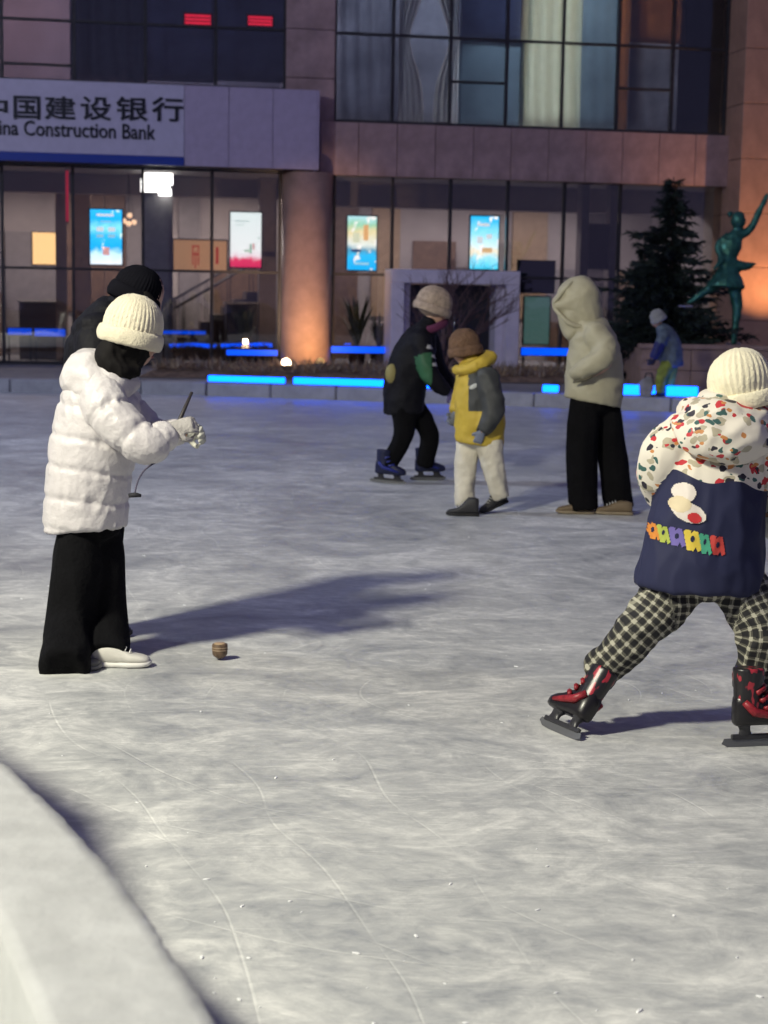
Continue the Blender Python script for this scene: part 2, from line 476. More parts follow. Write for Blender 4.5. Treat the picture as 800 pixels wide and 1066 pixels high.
# stone corner at the right end of the block and roof band
box('end_wall', aR1 + 0.035, aEnd + 0.6, -0.02, 0.5, z_base, Z_ROOF - 1.6, mat('dark_brown_stone', (0.20, 0.13, 0.13), 0.6, 0.15), bank)
for i in range(14):
    x0 = aL0 + (aEnd - aL0) * i / 14; x1 = aL0 + (aEnd - aL0) * (i + 1) / 14
    box('parapet_panel', x0 + 0.006, x1 - 0.006, -0.25, 0.2, Z_ROOF - 1.6, Z_ROOF, m_stone, bank, 0.006)
box('roof_slab', aL0, aEnd + 0.6, 0.2, 9.0, Z_ROOF - 0.5, Z_ROOF - 0.3, m_back, bank)
# big right pier, nearer than the glass
aP0 = A(771, 180, 1.0)
zz = [0.10, 1.2, 2.3, 3.4, 4.5, 5.6, 6.7, 7.8, 8.9, 10.0, Z_ROOF]
for k in range(len(zz) - 1):
    for j in range(3):
        box('stone_panel', aP0 + j * 1.1 + 0.006, aP0 + (j + 1) * 1.1 - 0.006, -1.0, 0.45, zz[k] + 0.006, zz[k + 1] - 0.006, mat('orange_stone', (0.46, 0.27, 0.19), 0.55, 0.12, 3.0, 0.12, 35), bank, 0.008)
box('pier_core', aP0 + 0.02, aP0 + 3.28, -0.98, 0.44, 0.1, Z_ROOF - 0.02, m_back, bank, 0)
# round column at the corner of the entrance
aC = (A(292, 280, 0.25) + A(346, 280, 0.25)) / 2
rC = (A(345, 280, 0.25) - A(293, 280, 0.25)) / 2
yC = -0.25
o = lathe('column', [(rC * 1.06, 0.0), (rC * 1.06, 0.14), (rC, 0.16), (rC, z_top - 0.02 - 0.1)], mat('column_stone', (0.45, 0.28, 0.22), 0.38, 0.12, 4.0, 0.1, 30), bank, (aC, yC, 0.1), 40)

# sign fascia of the left wing, standing well proud of the glass
OFF = 0.75
s_a0, s_a1 = A(-330, 130, OFF), A(192, 130, OFF)
s_z1, s_z0 = Zh(100, 86.5, OFF), Zh(100, 168, OFF)
c_a1 = A(330, 130, OFF)
c_z0 = Zh(260, 174.5, OFF)
zc1 = Zh(260, 91, OFF)
fb = box('fascia_box', aL0, c_a1 - 0.01, -OFF + 0.06, -0.07, c_z0 + 0.012, zc1 - 0.012, m_back, bank)
board = box('sign_board', s_a0, s_a1 - 0.004, -OFF, -OFF + 0.058, c_z0 + 0.17, zc1, m_sign, bank)
box('sign_stripe', s_a0, s_a1 - 0.004, -OFF - 0.004, -OFF + 0.058, c_z0, c_z0 + 0.166, m_blue, bank)
for i in range(3):
    x0, x1 = s_a1 + (c_a1 - s_a1) * i / 3, s_a1 + (c_a1 - s_a1) * (i + 1) / 3
    box('cladding_panel', x0 + 0.004, x1 - 0.004, -OFF - 0.002, -OFF + 0.058, c_z0, zc1, m_clad, bank)
box('fascia_end', c_a1, c_a1 + 0.05, -OFF, -0.285, c_z0, zc1, m_clad, bank)
m_ink = mat('sign_ink', (0.012, 0.012, 0.02), 0.5, 0.05)
def lettering(name, text, px0, px1, py0, py1, bold=0.0, wscale=None):
    """extruded type fitted into the photo rectangle on the face of the sign"""
    c = bpy.data.curves.new('type', 'FONT'); c.body = text; c.extrude = 0.012; c.offset = bold; c.resolution_u = 3
    t = bpy.data.objects.new('type', c); col.objects.link(t)
    dg = bpy.context.evaluated_depsgraph_get()
    me = bpy.data.meshes.new_from_object(t.evaluated_get(dg))
    bpy.data.objects.remove(t); bpy.data.curves.remove(c)
    xs = [v.co.x for v in me.vertices]; ys = [v.co.y for v in me.vertices]
    x0, x1, y0, y1 = min(xs), max(xs), min(ys), max(ys)
    cxp, cyp = (px0 + px1) / 2, (py0 + py1) / 2
    a0, a1 = A(px0, cyp, OFF), A(px1, cyp, OFF)
    z1, z0 = Zh(cxp, py0, OFF), Zh(cxp, py1, OFF)
    ca, cz = (a0 + a1) / 2, (z0 + z1) / 2
    for v in me.vertices:
        u_, v_, e_ = (v.co.x - (x0 + x1) / 2) / (x1 - x0) * (a1 - a0), (v.co.y - (y0 + y1) / 2) / (y1 - y0) * (z1 - z0), v.co.z
        v.co = Vector((u_, -e_, v_))
    me.materials.clear()
    return link_mesh(name, me, m_ink, bank, (ca, -OFF - 0.014, cz))
for ch, x0, x1 in (('中', -22, 8), ('国', 14, 42), ('建', 46, 79), ('设', 84, 116), ('银', 121, 154), ('行', 158, 191)):
    lettering('sign_character', ch, x0, x1, 99.5 + (x0 + 20) * 0.008, 123.5 + (x0 + 20) * 0.016, 0.017)
lettering('sign_lettering', 'China Construction Bank', -23, 162, 126.5, 142.5, 0.013)

# floors, ceilings, inner walls
aB0, aB1 = aL0 - 0.3, aEnd + 0.6
m_in = mat('inner_wall_greige', (0.36, 0.32, 0.32), 0.7, 0.08, 1.5)
m_ceil = mat('inner_ceiling', (0.45, 0.42, 0.41), 0.7, 0.06)
box('floor_slab', aB0, aB1, 0.06, 9.0, -0.1, 0.095, mat('inner_floor', (0.18, 0.16, 0.15), 0.3, 0.1), bank, 0)
box('ceiling_slab', aB0, aB1, 0.06, 9.0, z_top - 0.02, zb1 - 0.01, m_ceil, bank, 0)
box('ceiling_slab', aB0, aB1, 0.2, 9.0, Z_ROOF - 1.95, Z_ROOF - 1.75, m_ceil, bank, 0)
box('back_wall', aB0, aB1, 5.2, 5.4, 0.1, z_top - 0.03, m_in, bank, 0)
box('back_wall', aB0, aB1, 4.2, 4.4, zb1, Z_ROOF - 2.0, mat('inner_wall_upper', (0.25, 0.22, 0.24), 0.7, 0.1, 1.5), bank, 0)
box('side_wall', aB0 - 0.3, aB0, 0.0, 9.0, 0.1, Z_ROOF - 1.6, m_stone, bank, 0)
box('partition', A(318) - 0.15, A(318) + 0.15, 0.1, 5.19, 0.1, z_top - 0.03, m_in, bank, 0)
box('partition', aR1 + 0.04, aR1 + 0.2, 0.55, 5.19, 0.1, z_top - 0.03, m_in, bank, 0)
box('partition', A(322, 60) - 0.15, A(322, 60) + 0.15, 0.35, 4.19, zb1, Z_ROOF - 2.0, m_in, bank, 0)
box('bulkhead', aL0, A(316) - 0.2, 1.6, 1.9, Zh(150, 203, -1.6), z_top - 0.03, m_in, bank)
box('bulkhead', A(320) + 0.2, aR1, 1.6, 1.9, Zh(450, 217, -1.6), z_top - 0.03, m_in, bank)
# panelling on the back wall and small downlights under the bulkheads
tones = [mat('panel_walnut', (0.16, 0.10, 0.07), 0.5, 0.2), mat('panel_oak', (0.34, 0.24, 0.16), 0.5, 0.15), mat('panel_grey', (0.24, 0.22, 0.23), 0.6, 0.1), mat('panel_pale', (0.42, 0.38, 0.37), 0.6, 0.1), mat('panel_dark', (0.07, 0.06, 0.065), 0.5, 0.2)]
rp = random.Random(9); x_ = aL0
while x_ < aR1 - 0.5:
    w_ = rp.uniform(0.35, 1.3); zt = rp.choice((z_top - 0.05, z_top - 0.05, 2.3, 2.9)); zb_ = rp.choice((0.1, 0.1, 0.1, 1.1))
    box('wall_panel', x_, x_ + w_ - 0.02, 5.13, 5.195, zb_, zt, rp.choice(tones), bank)
    if rp.random() < 0.45 and zb_ < 0.5:
        d_ = rp.uniform(0.3, 0.5); h_ = rp.uniform(0.8, 1.7)
        box('cabinet', x_ + 0.05, x_ + w_ - 0.08, 4.3, 5.12, 0.1, h_, rp.choice(tones), bank)
    x_ += w_ + rp.choice((0.0, 0.0, 0.3))
for px_ in (18, 52, 110, 188, 232, 262, 380, 430, 470, 560, 590, 628):
    a_ = A(px_, 205, -2.0)
    if abs(a_ - A(318)) > 0.4: lathe('downlight', [(0.05, 0.0), (0.05, 0.03)], emit('downlight_warm', (1, 0.72, 0.42), 2.0), bank, (a_, 2.0, z_top - 0.07 if px_ % 3 else z_top - 0.07), 12)
# inner pillars
def pillar(px0, px1, y, m):
    a0, a1 = A(px0, 280, -y), A(px1, 280, -y)
    box('inner_pillar', a0, a1, y, y + 0.35, 0.1, z_top - 0.03, m, bank)
pillar(150, 180, 1.0, mat('pale_pillar', (0.5, 0.48, 0.48), 0.5))
pillar(78, 95, 2.4, mat('wood_pillar', (0.42, 0.29, 0.20), 0.5))
pillar(58, 70, 2.0, mat('wood_pillar', (0.42, 0.29, 0.20), 0.5))
pillar(270, 288, 1.2, mat('grey_pillar', (0.22, 0.19, 0.19), 0.5))
pillar(604, 612, 0.4, mat('grey_pillar', (0.22, 0.19, 0.19), 0.5))
pillar(634, 644, 0.4, mat('grey_pillar', (0.22, 0.19, 0.19), 0.5))

# white entrance portal in front of the right glass, with dark doors
po = 0.9
pa0, pa1 = A(407, 330, po), A(541, 330, po); pz1 = Zh(474, 281, po); th = A(421, 330, po) - pa0
m_portal = mat('portal_white', (0.78, 0.71, 0.78), 0.45, 0.06)
box('portal_jamb', pa0, pa0 + th, -po, -0.07, 0.102, pz1 - th - 0.002, m_portal, bank, 0.012)
box('portal_jamb', pa1 - th, pa1, -po, -0.07, 0.102, pz1 - th - 0.002, m_portal, bank, 0.012)
box('portal_head', pa0, pa1, -po, -0.07, pz1 - th, pz1, m_portal, bank, 0.012)
ia0, ia1 = pa0 + th + 0.002, pa1 - th - 0.002
box('portal_liner', ia1 - 0.16, ia1, -po + 0.25, -0.08, 0.102, pz1 - th - 0.003, m_portal, bank, 0.01)
box('portal_liner', ia0, ia0 + 0.16, -po + 0.25, -0.08, 0.102, pz1 - th - 0.003, m_portal, bank, 0.01)
m_door = mat('door_dark', (0.03, 0.028, 0.03), 0.35)
am = (ia0 + ia1) / 2
for x0, x1 in ((ia0 + 0.165, am - 0.01), (am + 0.01, ia1 - 0.165)):
    d = box('door', x0, x1, -0.13, -0.085, 0.11, pz1 - th - 0.02, m_door, bank)
    hx = 0.12 if x0 < am - 0.3 else -0.12
    edge = (x1 - x0) / 2 * (1 if hx > 0 else -1)
    tube('door_handle', [(edge - hx, -0.05, -0.3), (edge - hx, -0.05, 0.35)], 0.015, mat('steel', (0.5, 0.5, 0.5), 0.25, metal=1.0), d)
# notice panel inside the glass right of the portal
def pane_sign(name, px0, px1, py0, py1, y, m, label, cat, group=None, frame=None, fw=0.03):
    a0, a1 = A(px0, (py0 + py1) / 2, -y), A(px1, (py0 + py1) / 2, -y)
    z1, z0 = Zh((px0 + px1) / 2, py0, -y), Zh((px0 + px1) / 2, py1, -y)
    r = empty(name, bpoint((a0 + a1) / 2, y, (z0 + z1) / 2), TH); tag(r, label, cat, group)
    W, H_ = (a1 - a0) / 2, (z1 - z0) / 2
    bm = bmesh.new(); bm_box(bm, -W - fw, W + fw, 0.0, 0.06, -H_ - fw, H_ + fw, 0.006); from_bm('casing', bm, frame or m_frame, r)
    bm = bmesh.new(); bm_box(bm, -W, W, -0.012, -0.002, -H_, H_); from_bm('screen', bm, m, r)
    return r, W, H_
def poster_mat(name, stops, strength, blobs=None, bscale=6.0):
    """backlit print: vertical colour steps with a loose pattern of blobs"""
    m = bpy.data.materials.new(name); m.use_nodes = True
    nt = m.node_tree; b = nt.nodes['Principled BSDF']
    tc = nn(nt, 'ShaderNodeTexCoord'); sp = nn(nt, 'ShaderNodeSeparateXYZ')
    nt.links.new(tc.outputs['Generated'], sp.inputs[0])
    cr = nn(nt, 'ShaderNodeValToRGB'); cr.color_ramp.elements.remove(cr.color_ramp.elements[1])
    cr.color_ramp.elements[0].position = stops[0][0]; cr.color_ramp.elements[0].color = (*stops[0][1], 1)
    for p, c in stops[1:]:
        q = cr.color_ramp.elements.new(p); q.color = (*c, 1)
    no = nn(nt, 'ShaderNodeTexNoise'); no.inputs['Scale'].default_value = bscale; no.inputs['Detail'].default_value = 3
    nt.links.new(tc.outputs['Object'], no.inputs['Vector'])
    ad = nn(nt, 'ShaderNodeMath', operation='MULTIPLY_ADD'); ad.inputs[1].default_value = 0.22
    nt.links.new(no.outputs['Fac'], ad.inputs[0])
    of = nn(nt, 'ShaderNodeMath', operation='SUBTRACT'); of.inputs[1].default_value = 0.11
    nt.links.new(sp.outputs['Z'], of.inputs[0]); nt.links.new(of.outputs[0], ad.inputs[2])
    nt.links.new(ad.outputs[0], cr.inputs[0])
    last = cr.outputs[0]
    if blobs:
        n2 = nn(nt, 'ShaderNodeTexNoise'); n2.inputs['Scale'].default_value = blobs[2]; n2.inputs['Detail'].default_value = 2
        nt.links.new(tc.outputs['Object'], n2.inputs['Vector'])
        mr = nn(nt, 'ShaderNodeMapRange'); mr.inputs[1].default_value = blobs[1]; mr.inputs[2].default_value = blobs[1] + 0.05
        nt.links.new(n2.outputs['Fac'], mr.inputs[0])
        mx = nn(nt, 'ShaderNodeMix'); mx.data_type = 'RGBA'; mx.inputs[7].default_value = (*blobs[0], 1)
        nt.links.new(mr.outputs[0], mx.inputs[0]); nt.links.new(last, mx.inputs[6]); last = mx.outputs[2]
    b.inputs['Base Color'].default_value = (0.02, 0.02, 0.02, 1)
    nt.links.new(last, b.inputs['Emission Color']); b.inputs['Emission Strength'].default_value = strength
    b.inputs['Roughness'].default_value = 0.3
    return m
SG = 'lit poster screens in the bank windows'
r1, W1, H1 = pane_sign('poster_screen', 94, 127, 218, 275, 0.35, poster_mat('poster_a', [(0, (0.9, 0.95, 1)), (0.2, (0.55, 0.85, 1)), (0.3, (0.0, 0.42, 0.9)), (0.52, (0.02, 0.5, 0.95)), (0.66, (0.25, 0.8, 0.95)), (0.82, (0.0, 0.45, 0.95)), (1, (0.02, 0.5, 1.0))], 2.5, ((0.75, 1, 0.95), 0.64, 5)), 'bright blue lit poster in the window above the crouching black figure', 'screen', SG)
r2, W2, H2 = pane_sign('poster_screen', 240, 272, 221, 278, 0.35, poster_mat('poster_b', [(0, (0.7, 0.02, 0.1)), (0.12, (0.8, 0.03, 0.12)), (0.2, (0.95, 0.75, 0.8)), (0.3, (0.95, 0.97, 0.95)), (1, (0.85, 0.95, 0.92))], 1.9, ((0.45, 0.6, 0.55), 0.70, 6)), 'white lit poster with a red foot, just left of the round column', 'screen', SG)
r3, W3, H3 = pane_sign('poster_screen', 362, 392, 225, 281, 0.35, poster_mat('poster_c', [(0, (0.0, 0.45, 0.95)), (0.26, (0.02, 0.55, 1)), (0.36, (0.1, 0.35, 0.5)), (0.48, (0.85, 0.9, 0.8)), (0.7, (0.9, 0.75, 0.4)), (0.85, (0.35, 0.7, 0.45)), (1, (0.5, 0.85, 0.9))], 2.1, ((1, 0.98, 0.9), 0.58, 5)), 'lit poster of white and orange over blue, just right of the round column', 'screen', SG)
r4, W4, H4 = pane_sign('poster_screen', 490, 519, 225, 280, 0.35, poster_mat('poster_d', [(0, (0.05, 0.7, 1)), (0.22, (0.4, 0.85, 1)), (0.32, (1, 0.85, 0.6)), (0.45, (0.7, 0.95, 1)), (0.7, (0.25, 0.8, 1)), (1, (0.0, 0.5, 0.95))], 2.3, ((1, 1, 1), 0.60, 5)), 'pale blue lit poster above the right side of the white portal', 'screen', SG)
pane_sign('notice_panel', 546, 572, 309, 358, 0.12, emit('notice_teal', (0.10, 0.20, 0.18), 0.9), 'dim teal notice panel behind the glass right of the portal', 'notice')
pane_sign('notice_panel', 540, 577, 272, 304, 0.12, mat('notice_navy', (0.02, 0.025, 0.06), 0.4), 'dark navy notice board above the teal panel right of the portal', 'notice')
pane_sign('dark_doorway', 612, 633, 234, 279, 0.42, mat('doorway_dark', (0.012, 0.008, 0.01), 0.4), 'dark reddish wall opening seen through glass above the beige hood', 'doorway')

# lamps and furniture inside
def lamp_panel(px0, px1, py0, py1, y, c, s, label, name='lamp_panel', power=0, lc=(1, 1, 1)):
    r, W, H_ = pane_sign(name, px0, px1, py0, py1, y, emit(name + '_' + str(px0), c, s), label, 'lamp')
    if power:
        ld = bpy.data.lights.new('lamp_light', 'AREA'); ld.energy = power; ld.color = lc; ld.shape = 'RECTANGLE'; ld.size = W * 1.8; ld.size_y = H_ * 1.8
        lo = bpy.data.objects.new('lamp_light', ld); col.objects.link(lo); lo.parent = r; lo.location = (0, -0.05, 0); lo.rotation_euler = (R(90), 0, 0)
    return r
lamp_panel(149, 177, 174, 200, 0.9, (1, 0.98, 0.92), 6, 'bright white square lamp high behind the glass, right of the sign stripe', power=0)
lamp_panel(34, 60, 242, 275, 3.0, (1.0, 0.6, 0.25), 2.2, 'warm orange lit niche deep inside the left window', 'lit_niche')
lamp_panel(181, 236, 250, 281, 2.2, (0.75, 0.42, 0.22), 0.55, 'beige lit wall sign with red marks inside the bank', 'wall_sign')
lp = [o for o in col.objects if o.name.startswith('lamp_panel')][0]
for x, z, w_, h_ in ((-0.2, 0.26, 0.2, 0.12), (0.17, -0.25, 0.26, 0.14), (0.27, 0.05, 0.12, 0.3), (-0.27, -0.12, 0.1, 0.26)):
    bm = bmesh.new(); bm_box(bm, x - w_ / 2, x + w_ / 2, -0.045, -0.03, z - h_ / 2, z + h_ / 2, 0.004); from_bm('lamp_tile', bm, emit('lamp_tile', (1, 0.98, 0.92), 8), lp)
def prints(r, rows):
    for k, (x, z, w_, h_, c_) in enumerate(rows):
        bm = bmesh.new(); bm_box(bm, x - w_ / 2, x + w_ / 2, -0.0165, -0.0135, z - h_ / 2, z + h_ / 2, 0.0); from_bm('printed_shape', bm, emit('print_%.2f_%.2f_%.2f' % c_, c_, 1.5), r)
wt, pk_, cy_c = (0.9, 0.97, 1.0), (0.9, 0.45, 0.42), (0.35, 0.75, 0.95)
prints(r1, [(-0.02, 0.40 * H1 * 2 - 0.0, 0.34, 0.05, wt), (0.0, 0.28 * H1 * 2, 0.22, 0.03, cy_c), (-0.12, 0.14 * H1 * 2, 0.14, 0.09, wt), (0.11, 0.14 * H1 * 2, 0.14, 0.09, wt), (-0.12, 0.02 * H1 * 2, 0.14, 0.07, cy_c), (0.11, 0.02 * H1 * 2, 0.14, 0.07, cy_c), (0.0, -0.26 * H1 * 2, 0.13, 0.16, pk_), (-0.06, -0.2 * H1 * 2, 0.06, 0.06, wt)])
prints(r2, [(-0.08, 0.34 * H2 * 2, 0.28, 0.03, (0.55, 0.7, 0.68)), (-0.12, 0.27 * H2 * 2, 0.18, 0.02, (0.55, 0.7, 0.68)), (0.1, -0.16 * H2 * 2, 0.05, 0.2, (0.35, 0.5, 0.42)), (0.04, -0.2 * H2 * 2, 0.14, 0.05, (0.45, 0.6, 0.5)), (0.16, -0.12 * H2 * 2, 0.04, 0.12, (0.6, 0.3, 0.3))])
prints(r3, [(0.08, 0.2 * H3 * 2, 0.1, 0.32, (0.9, 0.5, 0.2)), (-0.12, 0.1 * H3 * 2, 0.14, 0.2, (0.8, 0.85, 0.6)), (-0.12, -0.14 * H3 * 2, 0.2, 0.06, (0.03, 0.08, 0.2)), (0.0, -0.38 * H3 * 2, 0.3, 0.05, cy_c)])
prints(r4, [(-0.03, 0.34 * H4 * 2, 0.26, 0.06, wt), (0.06, -0.14 * H4 * 2, 0.22, 0.1, (0.95, 0.6, 0.3)), (-0.1, 0.05 * H4 * 2, 0.12, 0.14, wt), (0.1, 0.12 * H4 * 2, 0.12, 0.1, wt)])
# added glowing bars that stand in for the blue lines in the glass
for px0, px1, py, hh, off, lb in ((8, 33, 345, 0.13, -0.5, 'added blue glow bar low in the leftmost bank window'), (36, 68, 346, 0.15, -0.5, 'second added blue glow bar low in the left bank window beside the mullion'), (168, 214, 346, 0.07, -0.5, 'thin added blue glow bar in the window right of the cream hat'), (345, 405, 364, 0.13, 0.25, 'added blue glow bar at the foot of the glass between column and portal'), (543, 592, 366, 0.15, 0.25, 'added blue glow bar at the foot of the glass right of the portal'), (236, 289, 367, 0.11, 0.25, 'added blue glow bar at the foot of the glass left of the column')):
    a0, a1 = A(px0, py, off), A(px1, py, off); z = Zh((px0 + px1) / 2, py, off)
    r = empty('added_blue_bar', bpoint((a0 + a1) / 2, -off, z), TH); tag(r, lb, 'added glow bar', 'added blue glow bars along the bank windows'); W = (a1 - a0) / 2
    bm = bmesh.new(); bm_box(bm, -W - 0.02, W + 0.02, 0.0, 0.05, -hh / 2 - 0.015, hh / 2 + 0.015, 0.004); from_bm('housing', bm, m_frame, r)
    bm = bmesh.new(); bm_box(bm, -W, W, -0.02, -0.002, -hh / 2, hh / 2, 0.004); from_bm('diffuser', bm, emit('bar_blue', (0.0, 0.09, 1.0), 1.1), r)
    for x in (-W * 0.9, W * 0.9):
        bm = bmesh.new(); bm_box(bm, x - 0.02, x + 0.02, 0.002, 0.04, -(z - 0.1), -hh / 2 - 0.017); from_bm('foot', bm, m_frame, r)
wall_sign = [o for o in col.objects if o.name.startswith('wall_sign')][0]
mr = emit('red_marks', (0.55, 0.05, 0.03), 0.6)
for k, (x, z, w_, h_) in enumerate(((-0.16, 0.0, 0.025, 0.42), (-0.04, 0.0, 0.025, 0.42), (-0.10, 0.19, 0.15, 0.03), (-0.10, 0.02, 0.15, 0.03), (-0.10, -0.1, 0.025, 0.36), (0.36, 0.0, 0.06, 0.36))):
    bm = bmesh.new(); bm_box(bm, x - w_ / 2, x + w_ / 2, -0.022, -0.014, z - h_ / 2, z + h_ / 2); from_bm('red_mark', bm, mr, wall_sign)
def ceiling_lamp(a, y, z, wx, wy, power, c, label, s=2.0):
    r = empty('ceiling_lamp', bpoint(a, y, z), TH); tag(r, label, 'lamp', 'ceiling lamps inside the bank')
    bm = bmesh.new(); bm_box(bm, -wx / 2 - 0.03, wx / 2 + 0.03, -wy / 2 - 0.03, wy / 2 + 0.03, -0.035, 0, 0.004); from_bm('frame', bm, m_frame, r)
    bm = bmesh.new(); bm_box(bm, -wx / 2, wx / 2, -wy / 2, wy / 2, -0.05, -0.037); from_bm('diffuser', bm, emit('lamp_diffuser_' + '%.1f' % s, c, s), r)
    ld = bpy.data.lights.new('lamp_light', 'AREA'); ld.energy = power; ld.color = c; ld.shape = 'RECTANGLE'; ld.size = wx; ld.size_y = wy
    lo = bpy.data.objects.new('lamp_light', ld); col.objects.link(lo); lo.parent = r; lo.location = (0, 0, -0.06)
zc = z_top - 0.03
for k, px in enumerate((-60, 40, 122, 205, 262)):
    ceiling_lamp(A(px, 180, -3.2), 3.2, zc, 1.2, 0.3, 66, (1, 0.86, 0.76), ['flat ceiling lamp left of the picture inside the left wing', 'flat ceiling lamp deep inside the bank above the warm niche', 'flat ceiling lamp deep inside the bank above the blue poster', 'flat ceiling lamp deep inside the bank above the beige wall sign', 'flat ceiling lamp deep inside the bank above the white poster'][k])
for k, px in enumerate((375, 445, 508, 570, 625)):
    ceiling_lamp(A(px, 180, -3.2), 3.2, zc, 1.2, 0.3, 52, (1, 0.90, 0.88), ['above the orange and blue poster', 'above the left of the portal', 'above the pale blue poster', 'above the navy notice board', 'above the dark wall opening'][k].join(['flat ceiling lamp inside the right wing ', '']))
zc2 = Z_ROOF - 1.96
for k, px in enumerate((20, 190, 380, 450, 520, 575, 640)):  # added lamps above the view, lighting the upstairs curtains from behind
    ceiling_lamp(A(px, 40, -1.6), 1.9, zc2, 1.0, 0.3, (150, 110, 330, 340, 260, 430, 190)[k], ((1, 0.6, 0.6), (0.6, 0.7, 1), (0.95, 0.95, 1), (1, 0.96, 0.95), (0.7, 0.85, 1), (1, 1, 0.92), (1, 0.7, 0.5))[k], 'unseen flat lamp added upstairs to light the curtains, ' + ['left of the red strips', 'over the red strips', 'over the first right window', 'over the looped white curtain', 'over the blue blind', 'over the cream curtain', 'over the brown blind'][k])
# cluster pendant of small globes
pend = empty('pendant_lamp', bpoint(A(134, 230, -1.2), 1.2, Zh(134, 231, -1.2)), TH); tag(pend, 'small pendant lamp of four warm glass globes beside the blue poster', 'lamp')
for k, (dx, dz) in enumerate(((-0.1, 0.02), (0.0, -0.03), (0.11, 0.0), (0.02, 0.14))):
    bm = bmesh.new(); bmesh.ops.create_uvsphere(bm, u_segments=12, v_segments=8, radius=0.055); from_bm('globe', bm, emit('globe_warm', (1, 0.62, 0.38), 2.2), pend, (dx, 0.03 * (k % 2), dz), True)
    tube('wire', [(dx, 0, dz + 0.05), (0, 0, 0.9)], 0.006, m_frame, pend, 5)
tube('stem', [(0, 0, 0.9), (0, 0, z_top - pend.location.z - 0.03)], 0.012, m_frame, pend, 6)
# red vertical neon tube and the two red strips upstairs
def neon(px, py0, py1, y, label):
    a, z1, z0 = A(px, (py0 + py1) / 2, -y), Zh(px, py0, -y), Zh(px, py1, -y)
    r = empty('neon_tube', bpoint(a, y, z0), TH); tag(r, label, 'neon tube')
    tube('tube', [(0, 0, 0.03), (0, 0, z1 - z0 - 0.03)], 0.03, emit('neon_red', (0.8, 0.02, 0.07), 0.55), r)
    for z in (0.0, z1 - z0 - 0.03): lathe('end_cap', [(0.036, 0), (0.036, 0.028)], m_frame, r, (0, 0, z), 12)
neon(70, 176, 232, 0.5, 'thin red neon tube in the window left of the blue poster')
for px0, px1, py0, py1, lb in ((192, 220, 14, 26, 'larger red led strip glowing behind the upper window'), (258, 284, 16, 27, 'smaller red led strip glowing behind the upper window next to the stone pier')):
    r, W, H_ = pane_sign('red_display', px0, px1, py0, py1, 0.3, emit('red_display_base', (0.35, 0.0, 0.01), 0.6), lb, 'display', 'red displays behind the upper windows')
    for i in range(3):
        bm = bmesh.new(); bm_box(bm, -W * 0.95, W * 0.95, -0.02, -0.014, -H_ * 0.8 + i * H_ * 0.62, -H_ * 0.8 + i * H_ * 0.62 + H_ * 0.34)
        from_bm('light_row', bm, emit('red_row', (1.0, 0.02, 0.05), 1.8), r)
# reception furniture, stair rail, plants, seen dimly through the glass
def counter(px0, px1, h, y, m, label):
    a0, a1 = A(px0, 350, -y), A(px1, 350, -y)
    r = empty('counter', bpoint((a0 + a1) / 2, y, 0.1), TH); tag(r, label, 'counter')
    W = (a1 - a0) / 2
    bm = bmesh.new(); bm_box(bm, -W, W, 0, 0.6, 0.0, h - 0.05, 0.01); from_bm('body', bm, m, r)
    bm = bmesh.new(); bm_box(bm, -W - 0.04, W + 0.04, -0.05, 0.65, h - 0.048, h, 0.01); from_bm('top', bm, mat('counter_top', (0.3, 0.28, 0.27), 0.3), r)
counter(20, 66, 1.25, 2.6, mat('counter_brown', (0.10, 0.075, 0.06), 0.5), 'brown counter behind the leftmost window below the warm niche')
counter(236, 280, 1.3, 1.6, mat('counter_black', (0.025, 0.025, 0.03), 0.4), 'black counter behind the window left of the round column')
st = empty('staircase', bpoint(A(216, 320, -2.8), 2.8, 0.1), TH); tag(st, 'dark staircase with slanting handrails inside the bank', 'staircase')
for i in range(9):
    bm = bmesh.new(); bm_box(bm, -1.15 + 0.25 * i, -0.88 + 0.25 * i, 0, 1.0, 0, 0.17 * (i + 1), 0.006); from_bm('step', bm, mat('stair_dark', (0.06, 0.045, 0.045), 0.6), st)
for dy in (0.0, 0.98):
    for dz in (0.75, 0.95):
        tube('handrail', [(-1.1, dy, 0.15 + dz), (1.2, dy, 1.5 + dz)], 0.022, m_frame, st, 6)
    for i in range(0, 9, 2): tube('baluster', [(-1.0 + 0.25 * i, dy, 0.17 * (i + 1)), (-1.0 + 0.25 * i, dy, 0.2 + 0.147 * (i) + 0.95)], 0.012, m_frame, st, 5)
def leafy(name, loc, h, r, n, m, pot, label, seed):
    rnd = random.Random(seed)
    root = empty(name, loc); tag(root, label, 'plant')
    lathe('pot', [(0.15, 0), (0.2, 0.32), (0.2, 0.36), (0.17, 0.36)], pot, root)
    bm = bmesh.new()
    for i in range(n):
        a = rnd.uniform(0, 6.28); zt = rnd.uniform(0.5, 1) * h; rr = r * rnd.uniform(0.3, 1)
        p0 = Vector((0, 0, 0.34)); p2 = Vector((math.cos(a) * rr, math.sin(a) * rr, zt)); p1 = (p0 + p2) / 2 + Vector((0, 0, 0.25))
        s = Vector((-math.sin(a), math.cos(a), 0)) * rnd.uniform(0.02, 0.045)
        prev = None
        for k in range(5):
            t = k / 4; p = p0 * (1 - t) ** 2 + p1 * 2 * t * (1 - t) + p2 * t * t
            wd = s * math.sin(math.pi * min(0.97, t * 0.85 + 0.1)); q = (bm.verts.new(p - wd), bm.verts.new(p + wd))
            if prev: bm.faces.new((prev[0], prev[1], q[1], q[0]))
            prev = q
    from_bm('leaves', bm, m, root)
m_leaf = mat('indoor_leaf', (0.03, 0.05, 0.025), 0.5)
m_pot = mat('pot_dark', (0.08, 0.05, 0.045), 0.5)
leafy('potted_plant', bpoint(A(372, 350, -0.7), 0.7, 0.1), 1.5, 0.45, 60, m_leaf, m_pot, 'dark potted plant behind the glass just right of the round column', 3)
